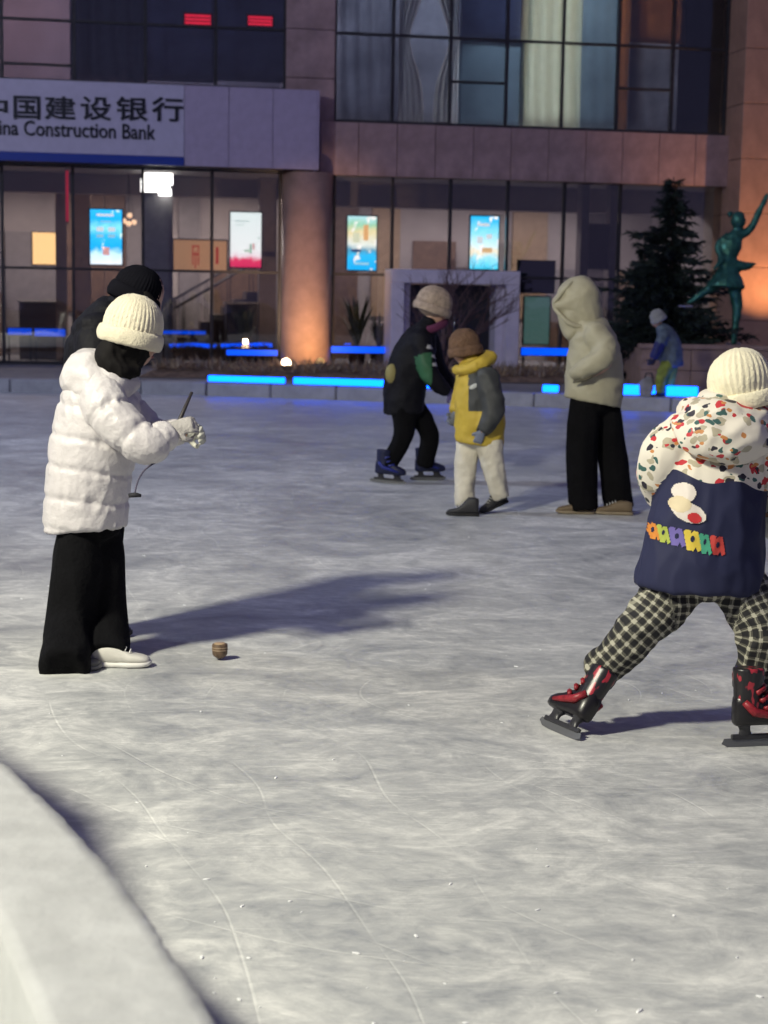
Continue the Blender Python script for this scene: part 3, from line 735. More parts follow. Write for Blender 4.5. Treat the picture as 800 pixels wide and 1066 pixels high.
leafy('potted_plant', bpoint(A(395, 350, -0.7), 0.7, 0.1), 1.15, 0.35, 50, m_leaf, m_pot, 'lower dark potted plant behind the glass beside the portal jamb', 4)
leafy('potted_plant', bpoint(A(255, 350, -0.6), 0.6, 0.1), 1.2, 0.4, 50, m_leaf, m_pot, 'dark potted plant in front of the black counter', 5)

# curtains and blinds upstairs, each hanging a little behind its pane
def curtain(px0, px1, py0, py1, y, m, label, folds=6, amp=0.05, gather=None, cat='curtain'):
    a0, a1 = A(px0, 60, -y), A(px1, 60, -y); z1, z0 = Zh((px0 + px1) / 2, py0, -y), Zh((px0 + px1) / 2, py1, -y)
    bm = bmesh.new(); NX, NZ = folds * 8, 14; W = a1 - a0; rows = []
    for j in range(NZ + 1):
        v = j / NZ; row = []
        g = gather(v) if gather else (0.0, 1.0)
        for i in range(NX + 1):
            u = i / NX; x = (g[0] + (g[1] - g[0]) * u - 0.5) * W
            row.append(bm.verts.new((x, amp * math.sin(u * folds * 2 * math.pi + 1.5 * math.sin(v * 3)) * (0.6 + 0.4 * v), v * (z1 - z0))))
        rows.append(row)
    for a, b in zip(rows, rows[1:]):
        for i in range(NX): bm.faces.new((a[i], a[i + 1], b[i + 1], b[i]))
    o = from_bm('window_' + cat, bm, m, None, bpoint((a0 + a1) / 2, y, z0), True)
    o.rotation_euler.z = TH
    sm = o.modifiers.new('thickness', 'SOLIDIFY'); sm.thickness = 0.004
    return tag(o, label, cat, 'curtains and blinds behind the upper windows')
c_white = mat('curtain_white', (0.72, 0.72, 0.73), 0.8, 0.05, trans=0.5)
c_cream = mat('curtain_cream', (0.80, 0.82, 0.70), 0.8, 0.05, trans=0.5)
c_blue = mat('blind_blue', (0.32, 0.39, 0.43), 0.7, 0.12, 1.5, trans=0.5)
c_slate = mat('blind_slate', (0.32, 0.33, 0.37), 0.7, 0.25, 1.2, trans=0.5)
c_brown = mat('blind_brown', (0.36, 0.22, 0.12), 0.7, 0.15, 2.0, trans=0.5)
c_haze = mat('blind_haze', (0.20, 0.20, 0.28), 0.7, 0.3, 0.9, trans=0.5)
c_navy = mat('blind_navy', (0.14, 0.16, 0.23), 0.7, 0.2, 1.5, trans=0.45)
curtain(347, 416, -70, 127, 0.4, c_slate, 'slate curtain behind the first upper window right of the stone pier', 5, 0.04)
wist = lambda lo: (lambda v: (lo[0], lo[1] - (lo[1] - lo[0]) * 0.6 * math.exp(-((v - 0.45) / 0.18) ** 2)) if lo[2] else (lo[0] + (lo[1] - lo[0]) * 0.6 * math.exp(-((v - 0.45) / 0.18) ** 2), lo[1]))
curtain(416, 478, -70, 129, 0.25, c_white, 'left half of the white curtain tied back at the waist', 4, 0.045, wist((0.0, 0.42, True)))
curtain(416, 478, -70, 129, 0.28, c_white, 'right half of the white curtain tied back at the waist', 4, 0.045, wist((0.58, 1.0, False)))
curtain(411, 484, -70, 129, 0.75, c_slate, 'slate blind behind the tied back white curtain', 3, 0.01, cat='blind')
curtain(478, 548, 40, 131, 0.25, c_blue, 'lower steel blue blind left of the cream curtain', 2, 0.006, cat='blind')
curtain(478, 548, -70, 41, 0.35, c_navy, 'upper navy blind left of the cream curtain', 2, 0.006, cat='blind')
curtain(542, 606, -70, 134, 0.22, c_cream, 'bright cream curtain hanging full length in the upper window', 5, 0.05)
curtain(602, 642, -70, 135, 0.3, c_blue, 'narrow steel blue blind right of the cream curtain', 3, 0.01, cat='blind')
curtain(639, 662, -70, 137, 0.45, c_brown, 'narrow brown curtain between the steel blue and wide brown blinds', 2, 0.03)
curtain(655, 714, -70, 45, 0.3, c_brown, 'wide brown blind in the upper window near the right end', 3, 0.01, cat='blind')
curtain(655, 714, 44, 137, 0.35, c_slate, 'slate blind below the brown one near the right end', 3, 0.01, cat='blind')
curtain(707, 762, -70, 138, 0.3, mat('blind_black', (0.025, 0.025, 0.035), 0.7), 'black blind in the last upper window on the right', 3, 0.01, cat='blind')
curtain(73, 153, -70, 84, 0.5, mat('curtain_grey', (0.16, 0.15, 0.18), 0.8, 0.1, trans=0.3), 'grey curtain in the upper window left of the larger red strip', 5, 0.05)
curtain(147, 225, -70, 85, 0.7, c_haze, 'navy blind behind the larger red strip', 2, 0.006, cat='blind')
curtain(220, 299, -70, 85, 0.7, c_haze, 'navy blind behind the smaller red strip', 2, 0.006, cat='blind')

# uplights at the column and at the right pier
def uplight(loc, aim, power, c, label, lens=8, cone=70):
    r = empty('ground_spotlight', loc); tag(r, label, 'spotlight', 'ground spotlights by the bank')
    lathe('housing', [(0.10, 0), (0.12, 0.02), (0.12, 0.14), (0.10, 0.16)], m_frame, r)
    bm = bmesh.new(); bmesh.ops.create_uvsphere(bm, u_segments=12, v_segments=8, radius=0.085)
    from_bm('lens', bm, emit('spot_lens_%.1f' % lens, c, lens), r, (0, 0, 0.19), True)
    ld = bpy.data.lights.new('lamp_light', 'SPOT'); ld.energy = power; ld.color = c; ld.spot_size = R(cone); ld.spot_blend = 0.8; ld.shadow_soft_size = 0.05
    lo = bpy.data.objects.new('lamp_light', ld); col.objects.link(lo); lo.parent = r; lo.location = (0, 0, 0.32)
    d = (Vector(aim) - Vector(loc) - Vector((0, 0, 0.32))).normalized()
    lo.rotation_mode = 'QUATERNION'; lo.rotation_quaternion = (-d).to_track_quat('Z', 'Y')
pC = bpoint(aC, yC, 0)
b_ = on_y(298, 378, 29.0)
uplight((b_.x, b_.y, b_.z - 0.19), bpoint(aC - 0.1, yC, 2.1), 800, (1, 0.64, 0.38), 'small white ground spotlight in front of the brown column', 14, 50)
uplight(bpoint(aC + 0.1, -1.9, 0.1), bpoint(aC, yC, 1.3), 110, (1, 0.58, 0.20), 'dim added spotlight brightening the very foot of the brown column', 0.5, 110)  # added second spot, brightens the foot of the column
uplight(bpoint(aP0 + 0.9, -2.3, 0.1), bpoint(aP0 + 0.4, -1.0, 3.8), 560, (1, 0.50, 0.22), 'ground spotlight at the foot of the orange pier', 1, 75)
# ================================================================== soft bodies: tubes and balls fused into one continuous skin
def crom(P, sub):
    out = []
    for i in range(len(P) - 1):
        a, b, c, d = P[max(i - 1, 0)], P[i], P[i + 1], P[min(i + 2, len(P) - 1)]
        for k in range(sub):
            t = k / sub
            out.append(0.5 * ((2 * b) + (c - a) * t + (2 * a - 5 * b + 4 * c - d) * t * t + (3 * b - a - 3 * c + d) * t ** 3))
    out.append(P[-1])
    return out
class Body:
    def __init__(s, base):
        s.base = Vector(base); s.v = []; s.f = []; s.sm = []; s.nt = 0
    def _ring(s, c, A_, B_, n):
        i0 = len(s.v)
        for k in range(n):
            t = 2 * math.pi * k / n
            s.v.append(c + A_ * math.cos(t) + B_ * math.sin(t))
        return i0
    def tube(s, pts, rad, side=(0, 1, 0), flat0=False, flat1=False, n=16, sub=6):
        """rad: r or (r across side, r along side)"""
        tid = s.nt; s.nt += 1
        P = [Vector(p) - s.base for p in pts]
        Rr = [Vector((r, r, 0)) if isinstance(r, (int, float)) else Vector((r[0], r[1], 0)) for r in rad]
        P = crom(P, sub); Rr = crom(Rr, sub)
        side = Vector(side).normalized()
        acc = 0.0; rings = []
        N = len(P)
        for i in range(N):
            t = (P[min(i + 1, N - 1)] - P[max(i - 1, 0)]).normalized()
            b = (side - t * side.dot(t))
            b = b.normalized() if b.length > 1e-3 else t.orthogonal().normalized()
            a = b.cross(t)
            if i: acc += (P[i] - P[i - 1]).length
            r0, r1 = max(Rr[i].x, 0.002), max(Rr[i].y, 0.002)
            s.sm.append((P[i], t, a, b, acc, tid, max(r0, r1)))
            if i == 0 and not flat0:
                for q in (0.96, 0.75, 0.4):
                    k = math.sqrt(1 - q * q); rings.append(s._ring(P[0] - t * q * min(r0, r1) * 0.8, a * r0 * k, b * r1 * k, n))
            rings.append(s._ring(P[i], a * r0, b * r1, n))
            if i == N - 1 and not flat1:
                for q in (0.4, 0.75, 0.96):
                    k = math.sqrt(1 - q * q); rings.append(s._ring(P[i] + t * q * min(r0, r1) * 0.8, a * r0 * k, b * r1 * k, n))
        for i0, i1 in zip(rings, rings[1:]):
            for k in range(n): s.f.append((i0 + k, i0 + (k + 1) % n, i1 + (k + 1) % n, i1 + k))
        s.f.append(tuple(rings[0] + k for k in range(n))[::-1]); s.f.append(tuple(rings[-1] + k for k in range(n)))
        return tid
    def ball(s, c, r, fwd=(1, 0, 0), up=(0, 0, 1), n=20):
        """ellipsoid, r = (along fwd, across, along up)"""
        c = Vector(c) - s.base; F_ = Vector(fwd).normalized(); U_ = Vector(up); U_ = (U_ - F_ * U_.dot(F_)).normalized(); S_ = U_.cross(F_)
        if isinstance(r, (int, float)): r = (r, r, r)
        tid = s.nt; s.nt += 1
        m = 12; rings = []
        for j in range(1, m):
            ph = math.pi * j / m
            rings.append(s._ring(c - U_ * r[2] * math.cos(ph), F_ * r[0] * math.sin(ph), S_ * r[1] * math.sin(ph), n))
        for i0, i1 in zip(rings, rings[1:]):
            for k in range(n): s.f.append((i0 + k, i0 + (k + 1) % n, i1 + (k + 1) % n, i1 + k))
        s.f.append(tuple(rings[0] + k for k in range(n))[::-1]); s.f.append(tuple(rings[-1] + k for k in range(n)))
        for k in range(-2, 3): s.sm.append((c + U_ * r[2] * 0.4 * k, U_, F_, S_, r[2] * (1 + 0.4 * k), tid, max(r)))
        return tid
    def mesh(s, name, m, parent, voxel=0.012, smooth=4, disp=None, matfn=None, holes=None):
        me = bpy.data.meshes.new(name); me.from_pydata([tuple(p) for p in s.v], [], s.f)
        bm = bmesh.new(); bm.from_mesh(me); bmesh.ops.recalc_face_normals(bm, faces=bm.faces); bm.to_mesh(me); bm.free()
        tmp = bpy.data.objects.new('tmp', me); col.objects.link(tmp)
        rm = tmp.modifiers.new('r', 'REMESH'); rm.mode = 'VOXEL'; rm.voxel_size = voxel
        if smooth:
            sm = tmp.modifiers.new('s', 'SMOOTH'); sm.factor = 0.5; sm.iterations = smooth
        dg = bpy.context.evaluated_depsgraph_get()
        out = bpy.data.meshes.new_from_object(tmp.evaluated_get(dg)); out.name = name
        bpy.data.objects.remove(tmp); bpy.data.meshes.remove(me)
        N = len(out.vertices)
        co = np.empty(N * 3); out.vertices.foreach_get('co', co); co = co.reshape(-1, 3)
        nr = np.empty(N * 3); out.vertices.foreach_get('normal', nr); nr = nr.reshape(-1, 3)
        C = np.array([tuple(q[0]) for q in s.sm]); RR = np.array([q[6] for q in s.sm]); AL = np.array([q[4] for q in s.sm]); TI = np.array([q[5] for q in s.sm])
        AA = np.array([tuple(q[2]) for q in s.sm]); BB = np.array([tuple(q[3]) for q in s.sm]); TT = np.array([tuple(q[1]) for q in s.sm])
        def info(X):
            idx = np.empty(len(X), int)
            for i in range(0, len(X), 2000):
                d = np.linalg.norm(X[i:i + 2000, None, :] - C[None], axis=2) / RR[None]
                idx[i:i + 2000] = d.argmin(1)
            dv = X - C[idx]
            return dict(tid=TI[idx], along=AL[idx] + (dv * TT[idx]).sum(1), lat=(dv * AA[idx]).sum(1), dep=(dv * BB[idx]).sum(1), r=RR[idx])
        inf = info(co)
        at = out.attributes.new('chart', 'FLOAT_VECTOR', 'POINT')
        at.data.foreach_set('vector', np.stack([inf['along'], inf['lat'], inf['dep']], 1).astype(np.float32).ravel())
        if disp is not None:
            co2 = co + nr * disp(co, nr, inf)[:, None]
            out.vertices.foreach_set('co', co2.ravel()); out.update()
        out.materials.clear()
        o = link_mesh(name, out, m, parent)
        for p in out.polygons: p.use_smooth = True
        if matfn is not None:
            M_ = len(out.polygons); fc = np.empty(M_ * 3); out.polygons.foreach_get('center', fc); fc = fc.reshape(-1, 3)
            mi = matfn(fc, info(fc)).astype(np.int32); out.polygons.foreach_set('material_index', mi)
        return o
def nz(X, f, seed=0.0, sz=(1, 1, 1)):
    return np.array([noise.noise(Vector((p[0] * f * sz[0] + seed, p[1] * f * sz[1] + seed * 0.7, p[2] * f * sz[2] - seed))) for p in X])
def ridge(X, f, seed=0.0, sz=(1, 1, 1)):
    return 1 - 2 * np.abs(nz(X, f, seed, sz))
def cloth(amp=0.006, f=7.0, seed=0.0, sz=(1, 1, 1)):
    return lambda X, n_, i: amp * ridge(X + 0.03 * n_, f, seed, sz) + amp * 0.45 * nz(X, f * 3, seed + 3, sz)
def puffer(sp=0.16, amp=0.016, wr=0.004, seed=0.0, tids=None):
    def f(X, n_, i):
        ph = (i['along'] + 0.012 * nz(X, 5, seed)) / sp
        q = np.abs((ph + 0.5) % 1.0 - 0.5) * sp            # distance to the stitched seam
        b = 1 - np.exp(-(q / 0.016) ** 2)
        crease = ridge(X, 22, seed + 2, (1, 1, 0.35)) * (0.25 + 0.9 * np.exp(-(q / 0.035) ** 2))
        return amp * (b - 0.6) + 0.45 * amp * np.sqrt(np.clip(q / sp * 2, 0, 1)) + wr * crease + 0.004 * nz(X, 6, seed + 9)
    return f

# ---------------------------------------------------------------- planting bed behind the kerb: dry straw and wood chips
def bed():
    bm = bmesh.new()
    y0, y1 = 28.1, 30.2
    x0, x1 = on_y(150, 378, 29).x, on_y(735, 378, 29).x
    NX, NY = 160, 14; rows = []
    for j in range(NY + 1):
        row = []
        for i in range(NX + 1):
            x = x0 + (x1 - x0) * i / NX; y = y0 + (y1 - y0) * j / NY + 0.165 * (x - x0) * 0.3
            e = min(1, min(i, NX - i) / 6, min(j, NY - j) / 3)
            row.append(bm.verts.new((x, y, 0.11 + e * (0.16 + 0.10 * noise.noise(Vector((x * 1.1, y * 1.3, 2))) + 0.05 * noise.noise(Vector((x * 4, y * 4, 7)))))))
        rows.append(row)
    for a, b in zip(rows, rows[1:]):
        for i in range(NX): bm.faces.new((a[i], a[i + 1], b[i + 1], b[i]))
    tag(from_bm('soil_bed', bm, mat('dry_mulch', (0.22, 0.15, 0.10), 0.9, 0.45, 7.0, 0.6, 30), smooth=True), kind='structure')
    rnd = random.Random(5); bm = bmesh.new()
    for k in range(5200):
        x = rnd.uniform(x0 + 0.2, x1 - 0.2); y = rnd.uniform(y0 + 0.15, y1 - 0.1) + 0.165 * (x - x0) * 0.3
        z = 0.23 + 0.06 * noise.noise(Vector((x * 2, y, 1)))
        a = rnd.uniform(0, 6.28); t = rnd.uniform(0.1, 1.2); l = rnd.uniform(0.08, 0.30)
        d = Vector((math.cos(a) * math.cos(t), math.sin(a) * math.cos(t), math.sin(t))) * l; s = Vector((-math.sin(a), math.cos(a), 0)) * 0.012
        p = Vector((x, y, z)); vs_ = [bm.verts.new(q) for q in (p - s, p + s, p + d * 0.6 + s * 0.8 - Vector((0, 0, l * 0.05)), p + d)]
        f = bm.faces.new(vs_); f.material_index = rnd.randrange(3)
    ms = [mat('straw_pale', (0.42, 0.31, 0.18), 0.8, 0.2), mat('straw_brown', (0.25, 0.15, 0.09), 0.8, 0.2), mat('straw_grey', (0.30, 0.25, 0.20), 0.8, 0.2)]
    o = from_bm('dry_grass', bm, ms); tag(o, 'matted dry brown grass and mulch in front of the bank windows', 'dry grass', kind='stuff')
bed()

# ---------------------------------------------------------------- planter wall at the right with spruce and skater statue
def px_x(px, py, Y): return on_y(px, py, Y).x
PY = 26.6
pl = empty('planter', (px_x(745, 370, PY), PY, 0.1)); tag(pl, 'low brown stone planter wall at the right below the spruce', 'planter')
hx0, hx1 = px_x(668, 370, PY) - pl.location.x, px_x(930, 370, PY) - pl.location.x
ph_ = on_y(745, 359, PY).z - 0.1
m_pl = mat('planter_stone', (0.30, 0.20, 0.15), 0.65, 0.18, 5.0, 0.25, 40)
nb = 5
for i in range(nb):
    for j in range(2):
        z0, z1 = j * (ph_ - 0.08) / 2, (j + 1) * (ph_ - 0.08) / 2
        sh = 0.0
        x0, x1 = hx0 + (hx1 - hx0) * i / nb, hx0 + (hx1 - hx0) * (i + 1) / nb
        bm = bmesh.new(); bm_box(bm, x0 + 0.004, x1 - 0.004, 0, 0.2, z0 + 0.003, z1 - 0.003, 0.008); from_bm('wall_slab', bm, m_pl, pl)
bm = bmesh.new(); bm_box(bm, hx0 - 0.03, hx1 + 0.03, -0.04, 0.26, ph_ - 0.078, ph_, 0.01); from_bm('coping', bm, m_pl, pl)
bm = bmesh.new(); bm_box(bm, hx0, hx0 + 0.2, 0.202, 2.4, 0, ph_ - 0.082, 0.008); from_bm('wall_slab', bm, m_pl, pl)
bm = bmesh.new(); bm_box(bm, hx0 + 0.202, hx1, 0.262, 2.4, 0, ph_ - 0.09); from_bm('soil', bm, mat('dry_mulch', (0.2, 0.14, 0.1), 0.9), pl)

def spruce(loc, h, r, label, seed, nlayer=26):
    rnd = random.Random(seed)
    root = empty('spruce_tree', loc); tag(root, label, 'tree')
    tube('trunk', [(0, 0, -0.1), (0.02, 0.01, h * 0.5), (0, 0, h)], [0.07, 0.04, 0.008], mat('spruce_bark', (0.05, 0.035, 0.03), 0.9), root, 8)
    bm = bmesh.new()
    for j in range(nlayer):
        t = (j + 0.5) / nlayer
        z = 0.1 + (h - 0.15) * t
        rr = r * (1 - t) ** 0.75 * (0.78 + 0.3 * rnd.random()) + 0.05
        for k in range(max(5, int(13 * (1 - t) + 4))):
            a = rnd.uniform(0, 6.28); L_ = rr * rnd.uniform(0.5, 1.25) * (1 + 0.28 * math.sin(2 * a + j * 0.55 + seed))
            d = Vector((math.cos(a), math.sin(a), 0))
            p0 = Vector((0, 0, z)); p1 = p0 + d * L_ + Vector((0, 0, -0.18 * L_ + rnd.uniform(-0.06, 0.06)))
            nn_ = int(16 + 34 * L_)
            for q in range(nn_):
                u = (q + rnd.random()) / nn_ * 0.95 + 0.05
                c = p0.lerp(p1, u) - Vector((0, 0, 0.12 * math.sin(u * 3.0) * L_))
                b = Vector((-d.y, d.x, 0)) * rnd.uniform(-1, 1) * 0.16 * (1.1 - u) + Vector((0, 0, rnd.uniform(-0.09, 0.05))) + d * 0.09
                b = b.normalized() * rnd.uniform(0.07, 0.15)
                w_ = Vector((rnd.uniform(-1, 1), rnd.uniform(-1, 1), rnd.uniform(-1, 1))).cross(b).normalized() * 0.02
                f = bm.faces.new([bm.verts.new(x) for x in (c - w_, c + w_, c + b + w_ * 0.3, c + b - w_ * 0.3)]); f.material_index = rnd.randrange(2)
    from_bm('crown', bm, [mat('spruce_needle', (0.020, 0.032, 0.024), 0.7, 0.3), mat('spruce_needle_dark', (0.012, 0.02, 0.018), 0.7, 0.3)], root)
sY = 28.2
tp = on_y(702, 184, sY)
spruce((tp.x, sY, 0.1 + ph_ - 0.12), tp.z - (ph_ - 0.02), 1.12, 'dark spruce tree standing in the planter before the right end of the bank', 11, 40)
tp2 = on_y(672, 250, sY + 0.5)
spruce((tp2.x, sY + 0.5, 0.1), tp2.z - 0.1, 0.8, 'shorter dark spruce on the left of the tall one', 12, 28)

# statue of a figure skater, green patinated metal
def statue():
    Y = 27.4
    P = lambda x, y, d=0.0: on_y(x, y, Y + d)
    base = P(766, 358); base.z = 0.1 + ph_ - 0.07
    root = empty('skater_statue', base); tag(root, 'green metal statue of a dancing skater with one arm flung up beside the orange pier', 'statue')
    m = mat('green_patina', (0.04, 0.15, 0.11), 0.35, 0.4, 9.0, 0.3, 30, metal=0.55)
    b = Body(base)
    b.tube([P(757, 292), P(757, 272), P(762, 255), P(768, 240)], [(0.17, 0.13), (0.135, 0.1), (0.17, 0.11), (0.07, 0.07)])
    b.ball(P(769, 229), (0.12, 0.11, 0.15))
    b.tube([P(766, 246), P(780, 240), P(790, 222), P(799, 203)], [0.075, 0.06, 0.05, 0.035])
    b.tube([P(758, 246), P(748, 256), P(751, 270, -0.1), P(744, 280, -0.2)], [0.07, 0.055, 0.045, 0.03])
    b.tube([P(765, 276), P(776, 277), P(786, 275)], [(0.1, 0.1), (0.07, 0.08), 0.03])
    b.tube([P(753, 290), P(741, 299), P(730, 306), P(716, 316)], [0.12, 0.08, 0.055, 0.03])
    b.tube([P(763, 292), P(768, 318), P(766, 340), P(764, 357)], [0.12, 0.085, 0.055, 0.045])
    # short flared skirt
    b.tube([P(757, 280), P(757, 290), P(756, 299)], [(0.15, 0.12), (0.25, 0.2), (0.33, 0.24)], flat1=True)
    b.mesh('figure', m, root, 0.028, 3, cloth(0.012, 9, 4))
    lathe('plinth', [(0.26, -0.03), (0.26, 0.03), (0.2, 0.05)], mat('plinth_dark', (0.05, 0.05, 0.05), 0.5), root, (0, 0, 0.0), 24)
    q = P(768, 229); q = q - base
    tube('hair_bun', [q + Vector((-0.1, 0, 0.08)), q + Vector((-0.16, 0, 0.12))], [0.06, 0.03], m, root)
    for (x, y) in ((714, 318), (764, 357)):
        p = P(x, y) - base; bm = bmesh.new(); bm_box(bm, p.x - 0.12, p.x + 0.12, p.y - 0.008, p.y + 0.008, p.z - 0.03, p.z + 0.005, 0.003)
        from_bm('blade', bm, mat('steel', (0.5, 0.5, 0.5), 0.25, metal=1.0), root)
statue()

# bare shrub in front of the portal
def shrub(loc, h, r, label, seed):
    rnd = random.Random(seed); root = empty('bare_shrub', loc); tag(root, label, 'shrub')
    bm = bmesh.new()
    def twig(p, d, l, rad, lev):
        pts = [p]; q = p.copy(); dd = d.copy()
        for k in range(4):
            dd = (dd + Vector((rnd.uniform(-1, 1), rnd.uniform(-1, 1), rnd.uniform(-0.4, 0.6))) * 0.16).normalized()
            q = q + dd * l / 4; pts.append(q.copy())
        bm_tube(bm, pts, [rad * (1 - 0.17 * k) for k in range(5)], 4 if lev else 6, caps=False)
        if lev < 3:
            for k in range(4 if lev else 5):
                i = rnd.choice((2, 3, 4)); nd = (dd + Vector((rnd.uniform(-1, 1), rnd.uniform(-1, 1), rnd.uniform(-0.3, 0.8))) * 0.8).normalized()
                twig(pts[i], nd, l * rnd.uniform(0.4, 0.65), rad * 0.55, lev + 1)
    for k in range(9):
        a = rnd.uniform(0, 6.28); twig(Vector((0, 0, 0)), Vector((math.cos(a) * r, math.sin(a) * r * 0.6, h)).normalized(), h * 0.62, 0.022, 0)
    from_bm('branches', bm, mat('shrub_bark', (0.16, 0.10, 0.09), 0.9, 0.3), root, smooth=True)
g = on_y(462, 378, 29.2)
shrub((g.x, 29.2, 0.2), 1.85, 1.1, 'bare brown shrub in front of the white portal', 2)

# ---------------------------------------------------------------- spinning top on the ice
tp = on_z(229, 687)
top = empty('spinning_top', tp); tag(top, 'small brown wooden spinning top standing on the ice', 'spinning top')
m_w = mat('top_wood', (0.13, 0.085, 0.055), 0.5, 0.3, 40.0)
hT = 0.068
lathe('body', [(0.003, 0.004), (0.014, 0.009), (0.026, 0.017), (0.031, 0.025), (0.0322, 0.04), (0.0325, hT - 0.004), (0.030, hT)], m_w, top, None, 28)
for z in (0.042, 0.052): lathe('band', [(0.0331, z), (0.0337, z + 0.002), (0.0331, z + 0.004)], mat('top_band', (0.32, 0.24, 0.16), 0.4), top, None, 28)
lathe('tip', [(0.001, 0.0), (0.004, 0.002), (0.004, 0.006)], mat('steel', (0.5, 0.5, 0.5), 0.25, metal=1.0), top, None, 10)
lathe('cap', [(0.026, hT + 0.0005), (0.022, hT + 0.004), (0.004, hT + 0.005)], mat('top_cap', (0.45, 0.32, 0.2), 0.4), top, None, 24)

# ---------------------------------------------------------------- loose shavings on the ice
rnd = random.Random(21); bm = bmesh.new()
for k in range(160):
    y = 3.2 + 18 * rnd.random() ** 1.8; x = rnd.uniform(-0.27, 0.27) * y
    s = rnd.uniform(0.0015, 0.005) * (2.2 if rnd.random() < 0.03 else 1)
    r = bmesh.ops.create_icosphere(bm, subdivisions=1, radius=s, matrix=Matrix.Translation((x, y, s * 0.3)) @ Matrix.Rotation(rnd.uniform(0, 3), 4, 'Z') @ Matrix.Diagonal((rnd.uniform(1, 3), 1, 0.6, 1)))
o = from_bm('ice_shavings', bm, mat('ice_shaving', (0.8, 0.81, 0.82), 0.3, 0.05)); tag(o, 'scattered white ice shavings on the rink', 'ice shavings', kind='stuff')
# ================================================================== PEOPLE
SKIN = mat('skin', (0.50, 0.31, 0.23), 0.5, 0.06, 20)
HAIR = mat('hair_black', (0.008, 0.007, 0.007), 0.75, 0.2, spec=0.15)
V = Vector
def body_mesh(root, base, J, hs=1.0, voxel=0.014):
    """one continuous figure under the clothes; J holds the joints in world metres"""
    b = Body(base)
    c = J['head']; f = V(J['look']).normalized(); u = V(J.get('up', (0, 0, 1))); u = (u - f * u.dot(f)).normalized(); s = f.cross(u)
    b.ball(c + u * 0.02 * hs, (0.098 * hs, 0.078 * hs, 0.105 * hs), f, u)
    b.ball(c + f * 0.025 * hs - u * 0.06 * hs, (0.066 * hs, 0.056 * hs, 0.058 * hs), f, u)
    b.tube([c + f * 0.088 * hs + u * 0.015 * hs, c + f * 0.104 * hs - u * 0.012 * hs, c + f * 0.110 * hs - u * 0.03 * hs], [0.009 * hs, 0.012 * hs, 0.015 * hs], side=s)
    for q in (-1, 1):
        b.ball(c + s * q * 0.079 * hs - f * 0.01 * hs - u * 0.01 * hs, (0.022 * hs, 0.011 * hs, 0.032 * hs), f, u)
        b.ball(c + s * q * 0.03 * hs + f * 0.072 * hs - u * 0.03 * hs, 0.024 * hs)
    b.tube([c - u * 0.04 * hs - f * 0.02 * hs, J['neck']], [0.052 * hs, 0.06 * hs])
    b.tube([J['neck'], J['chest'], J['pelvis']], [(0.07 * hs, 0.08 * hs), (0.12 * hs, 0.14 * hs), (0.115 * hs, 0.13 * hs)], side=J.get('side', (0, 1, 0)))
    for k in 'ab':
        b.tube([J['sh' + k], J['el' + k], J['wr' + k]], [0.048 * hs, 0.04 * hs, 0.028 * hs])
        b.tube([J['pelvis'].lerp(J['hip' + k], 0.8), J['kn' + k], J['an' + k]], [0.078 * hs, 0.055 * hs, 0.036 * hs])
    o = b.mesh('body', SKIN, root, voxel, 2)
    em = mat('eye_dark', (0.02, 0.015, 0.012), 0.15)
    for q in (-1, 1):
        e = Body(base); e.ball(c + s * q * 0.032 * hs + f * 0.083 * hs + u * 0.008 * hs, (0.010 * hs, 0.014 * hs, 0.007 * hs), f, u); e.mesh('eye', em, root, 0.003, 1)
    e = Body(base); e.tube([c + f * 0.086 * hs - u * 0.062 * hs - s * 0.02 * hs, c + f * 0.094 * hs - u * 0.061 * hs, c + f * 0.086 * hs - u * 0.062 * hs + s * 0.02 * hs], [0.004, 0.006, 0.004]); e.mesh('mouth', mat('lips', (0.42, 0.16, 0.14), 0.5), root, 0.003, 1)
    return o
def glove(root, base, wrist, d, pn, m, L_=0.17, curl=0.9, voxel=0.0045, hold=None, mirror=1):
    """palm, four unequal curled fingers and a thumb from the side of the palm"""
    d = V(d).normalized(); pn = V(pn); pn = (pn - d * pn.dot(d)).normalized(); s = d.cross(pn) * mirror
    b = Body(base); k = L_ / 0.18
    b.tube([wrist - d * 0.05 * k, wrist, wrist + d * 0.05 * k, wrist + d * 0.085 * k], [(0.036 * k, 0.032 * k), (0.034 * k, 0.028 * k), (0.042 * k, 0.02 * k), (0.041 * k, 0.018 * k)], side=pn)
    for i, (o, l) in enumerate(((-0.032, 0.066), (-0.011, 0.078), (0.011, 0.073), (0.032, 0.056))):
        p = wrist + d * 0.08 * k + s * o * k; pts = [p]; a = 0.15
        dd = d.copy()
        for q in range(3):
            a += curl * (0.55, 0.9, 0.6)[q]
            dd = d * math.cos(a) + pn * math.sin(a)
            p = p + dd * l * k * (0.46, 0.32, 0.26)[q]; pts.append(p)
        b.tube(pts, [0.0115 * k, 0.011 * k, 0.010 * k, 0.0085 * k], n=10, sub=4)
    p = wrist + d * 0.022 * k - s * 0.034 * k
    b.tube([p, p - s * 0.028 * k + d * 0.022 * k + pn * 0.012 * k, p - s * 0.026 * k + d * 0.045 * k + pn * 0.035 * k, p - s * 0.008 * k + d * 0.055 * k + pn * 0.055 * k], [0.016 * k, 0.0135 * k, 0.012 * k, 0.009 * k], n=10, sub=4)
    return b.mesh('glove', m, root, voxel, 2)
